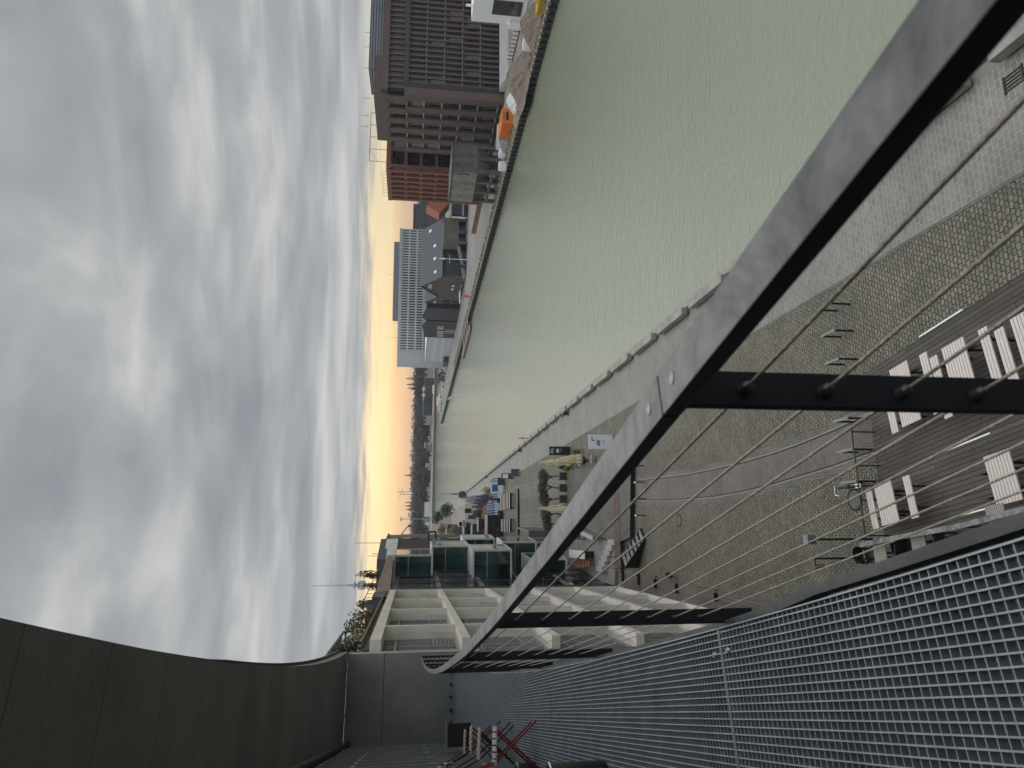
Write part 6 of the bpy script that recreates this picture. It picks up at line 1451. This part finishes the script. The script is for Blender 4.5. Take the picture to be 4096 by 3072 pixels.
farbox('far_shed', 'long low dark shed with a thin pale roof left of the white container', 'shed', (1694, 1880), (1718, 1925), 650, m_shed, m_shedl)
farbox('far_works', 'white works building with a ribbed upper floor at the left end of the far bank', 'works', (1697, 2008), (1707, 2068), 640, m_wstrip, m_shed, strip=m_shed)
farbox('far_works', 'grey block tower at the end of the white works building', 'works', (1693, 2072), (1710, 2087), 640, m_shedl, m_frame, strip=m_shed)
farbox('far_works', 'small white hut left of the grey block tower', 'works', (1699, 2088), (1706, 2100), 636, m_wstrip, m_shed)
farbox('far_hall', 'wide dark hall behind the slate roof on the right bank', 'hall', (1657, 812), (1690, 912), 460, m_shed, m_anth, RZ, 14)
farbox('far_hall', 'pale low hall beyond the corrugated hall', 'hall', (1700, 1395), (1725, 1512), 640, m_shedl, m_shed, -.6, 12, m_shed)
P = RD(1711, 1592, 604); o = thing('moored_ship', 'low orange and white barge moored at the far bank', 'ship', (P.x, 588, WZ))
MB().prism([(P.x-26, 585.2), (P.x+18, 585.2), (P.x+22, 587), (P.x+18, 589), (P.x-26, 589)], WZ-.2, -.9).build('hull', M('ship_hull', (.10, .07, .06), .7), o); MB().box(P.x+2, P.x+9, 585.6, 588.6, -.9, .9).build('cabin', m_white, o); MB().box(P.x-26, P.x+18, 585.25, 585.4, -.9, -.55).build('orange_rail', M('ship_orange', (.45, .18, .08), .6), o)
# trucks and cars on the point of the right bank
def vehicle(nm, lb, P, L_, h, mat, cat):
    o = thing(nm, lb, cat, P); x, y, z = P
    MB().prism([(x, y), (x+L_, y), (x+L_, y+2), (x, y+2)], z+.45, z+h*.6).build('body', mat, o); MB().prism([(x+L_*.2, y+.1), (x+L_*.8, y+.1), (x+L_*.8, y+1.9), (x+L_*.2, y+1.9)], z+h*.6, z+h).build('cabin', m_offg if cat == 'car' else mat, o)
    for k in (.18, .82): MB().cyl((x+L_*k, y-.05, z+.4), (x+L_*k, y+.25, z+.4), .4, n=12).cyl((x+L_*k, y+1.75, z+.4), (x+L_*k, y+2.05, z+.4), .4, n=12).build('wheel', m_tyre, o)
for i, (px, py, nm, lb, L_, h, mt, c_) in enumerate(((1765, 1632, 'delivery_van', 'long white van parked near the tip of the right bank', 9, 3, m_white, 'van'), (1767, 1650, 'delivery_van', 'white van parked closest to the tip of the right bank', 7, 2.8, m_wstrip, 'van'), (1762, 1532, 'parked_car', 'pale car parked beside the corrugated hall end', 4.6, 1.6, m_shedl, 'car'),
        (1790, 1450, 'parked_car', 'silver car parked on the road past the corrugated hall', 4.6, 1.6, m_frame, 'car'), (1772, 1425, 'tractor_unit', 'dark lorry standing beside the corrugated hall', 7, 3.2, m_anth, 'lorry'))):
    p = GR(px, py); vehicle(nm, lb, (p.x, min(p.y, 448), RZ), L_, h, mt, c_)
p = GR(1785, 1470); o = thing('scrap_heap', 'jumbled dark scrap heap with a white hoop beyond the corrugated hall', 'scrap heap', p); s = MB(); rg = random.Random(4)
for _ in range(70): a = Vector((p.x+rg.uniform(-6, 9), p.y+rg.uniform(0, 30), RZ+rg.uniform(.2, 3.2))); s.bar(a, a+Vector((rg.uniform(-2, 2), rg.uniform(-2, 2), rg.uniform(-1, 1.5))), rg.uniform(.2, .7), rg.uniform(.2, .6))
s.build('scrap', m_shed, o)['kind'] = 'stuff'; MB().ring((p.x, p.y+4, RZ+1.5), 1.7, .18, 'y', 22, 6).build('hoop', m_white, o)
for i in range(2):
    a = GR(1805+6*i, 1500+70*i); tag(MB().bar((a.x-2, a.y, RZ+.9), (a.x+1, a.y+22, RZ+.9), .12, .9).build('pale_barrier', m_wstrip), f'pale barrier along the point of the right bank, {"nearer" if i == 0 else "farther"} one', 'barrier')
# tall masts, tower, turbines
pf = (9.6, 400); o = thing('light_mast', 'tall slim light mast at the bend of the near bank with a flat head', 'light mast', (*pf, 0)); zt = RD(1604, 2076, 400).z; q = RD(1604, 2076, 400)
MB().cyl((q.x, q.y, 0), (q.x, q.y, zt), .28, .18, 8).build('pole', m_frame, o); MB().bar((q.x-1.2, q.y, zt), (q.x+1.2, q.y, zt), .8, .5).build('lamp_head', m_anth, o)
q0, q1_ = RD(1604, 2140, 300), RD(1632, 2104, 300); o = thing('crane_jib', 'slanting grey crane jib rising behind the far houses of the near quay', 'crane', (q0.x, q0.y, 0)); MB().bar(q0, q1_, .35, .45).bar(q0, (q0.x, q0.y, 0), .6, .6).build('jib', m_frame, o); MB().box(q1_.x-.5, q1_.x+.5, q1_.y, q1_.y+.6, q1_.z-1.2, q1_.z).build('hook_block', m_anth, o)
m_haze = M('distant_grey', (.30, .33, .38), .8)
def turbine(hx_, hy_, dep, ang, lb):
    P = RD(hx_, hy_, dep); o = thing('wind_turbine', lb, 'wind turbine', (P.x, P.y, 0), 0, 'wind turbines on the horizon'); MB().cyl((P.x, P.y, 0), P, 1.1, .7, 10).build('tower', m_haze, o); MB().box(P.x-1, P.x+1, P.y-2, P.y+2, P.z-.7, P.z+.8).build('nacelle', m_haze, o)
    for k in range(3):
        a = ang+k*2.094; MB().tube([(P.x, P.y-2.6, P.z), (P.x+math.cos(a)*4, P.y-2.6, P.z+math.sin(a)*4), (P.x+math.cos(a)*14, P.y-2.6, P.z+math.sin(a)*14)], [.5, .7, .2], 6).build('blade', m_haze, o)
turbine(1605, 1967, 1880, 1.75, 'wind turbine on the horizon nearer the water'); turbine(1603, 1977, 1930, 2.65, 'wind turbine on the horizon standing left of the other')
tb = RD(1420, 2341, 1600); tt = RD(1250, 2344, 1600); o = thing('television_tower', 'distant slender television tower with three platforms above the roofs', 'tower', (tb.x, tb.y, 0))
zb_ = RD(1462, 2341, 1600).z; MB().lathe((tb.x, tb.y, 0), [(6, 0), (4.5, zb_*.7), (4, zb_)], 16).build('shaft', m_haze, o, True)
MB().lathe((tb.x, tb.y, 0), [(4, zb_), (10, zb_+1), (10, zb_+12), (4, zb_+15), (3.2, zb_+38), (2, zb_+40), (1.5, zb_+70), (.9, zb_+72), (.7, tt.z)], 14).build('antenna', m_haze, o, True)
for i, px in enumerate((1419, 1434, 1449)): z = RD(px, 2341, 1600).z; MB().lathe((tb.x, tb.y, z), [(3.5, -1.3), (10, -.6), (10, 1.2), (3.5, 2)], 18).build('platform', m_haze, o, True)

# the air between: one box of even haze
hz_ = MB().box(-700, 1500, -260, 1990, -4.5, 260).build('haze', None)
m = bpy.data.materials.new('harbour_haze'); m.use_nodes = True; t = m.node_tree; t.nodes.remove(t.nodes['Principled BSDF'])
pv = t.nodes.new('ShaderNodeVolumePrincipled'); pv.inputs['Color'].default_value = (.80, .86, .95, 1); pv.inputs['Density'].default_value = .00013
t.links.new(pv.outputs[0], t.nodes['Material Output'].inputs['Volume']); hz_.data.materials.clear(); hz_.data.materials.append(m); hz_['kind'] = 'stuff'; hz_['label'] = 'thin pale haze over the harbour'
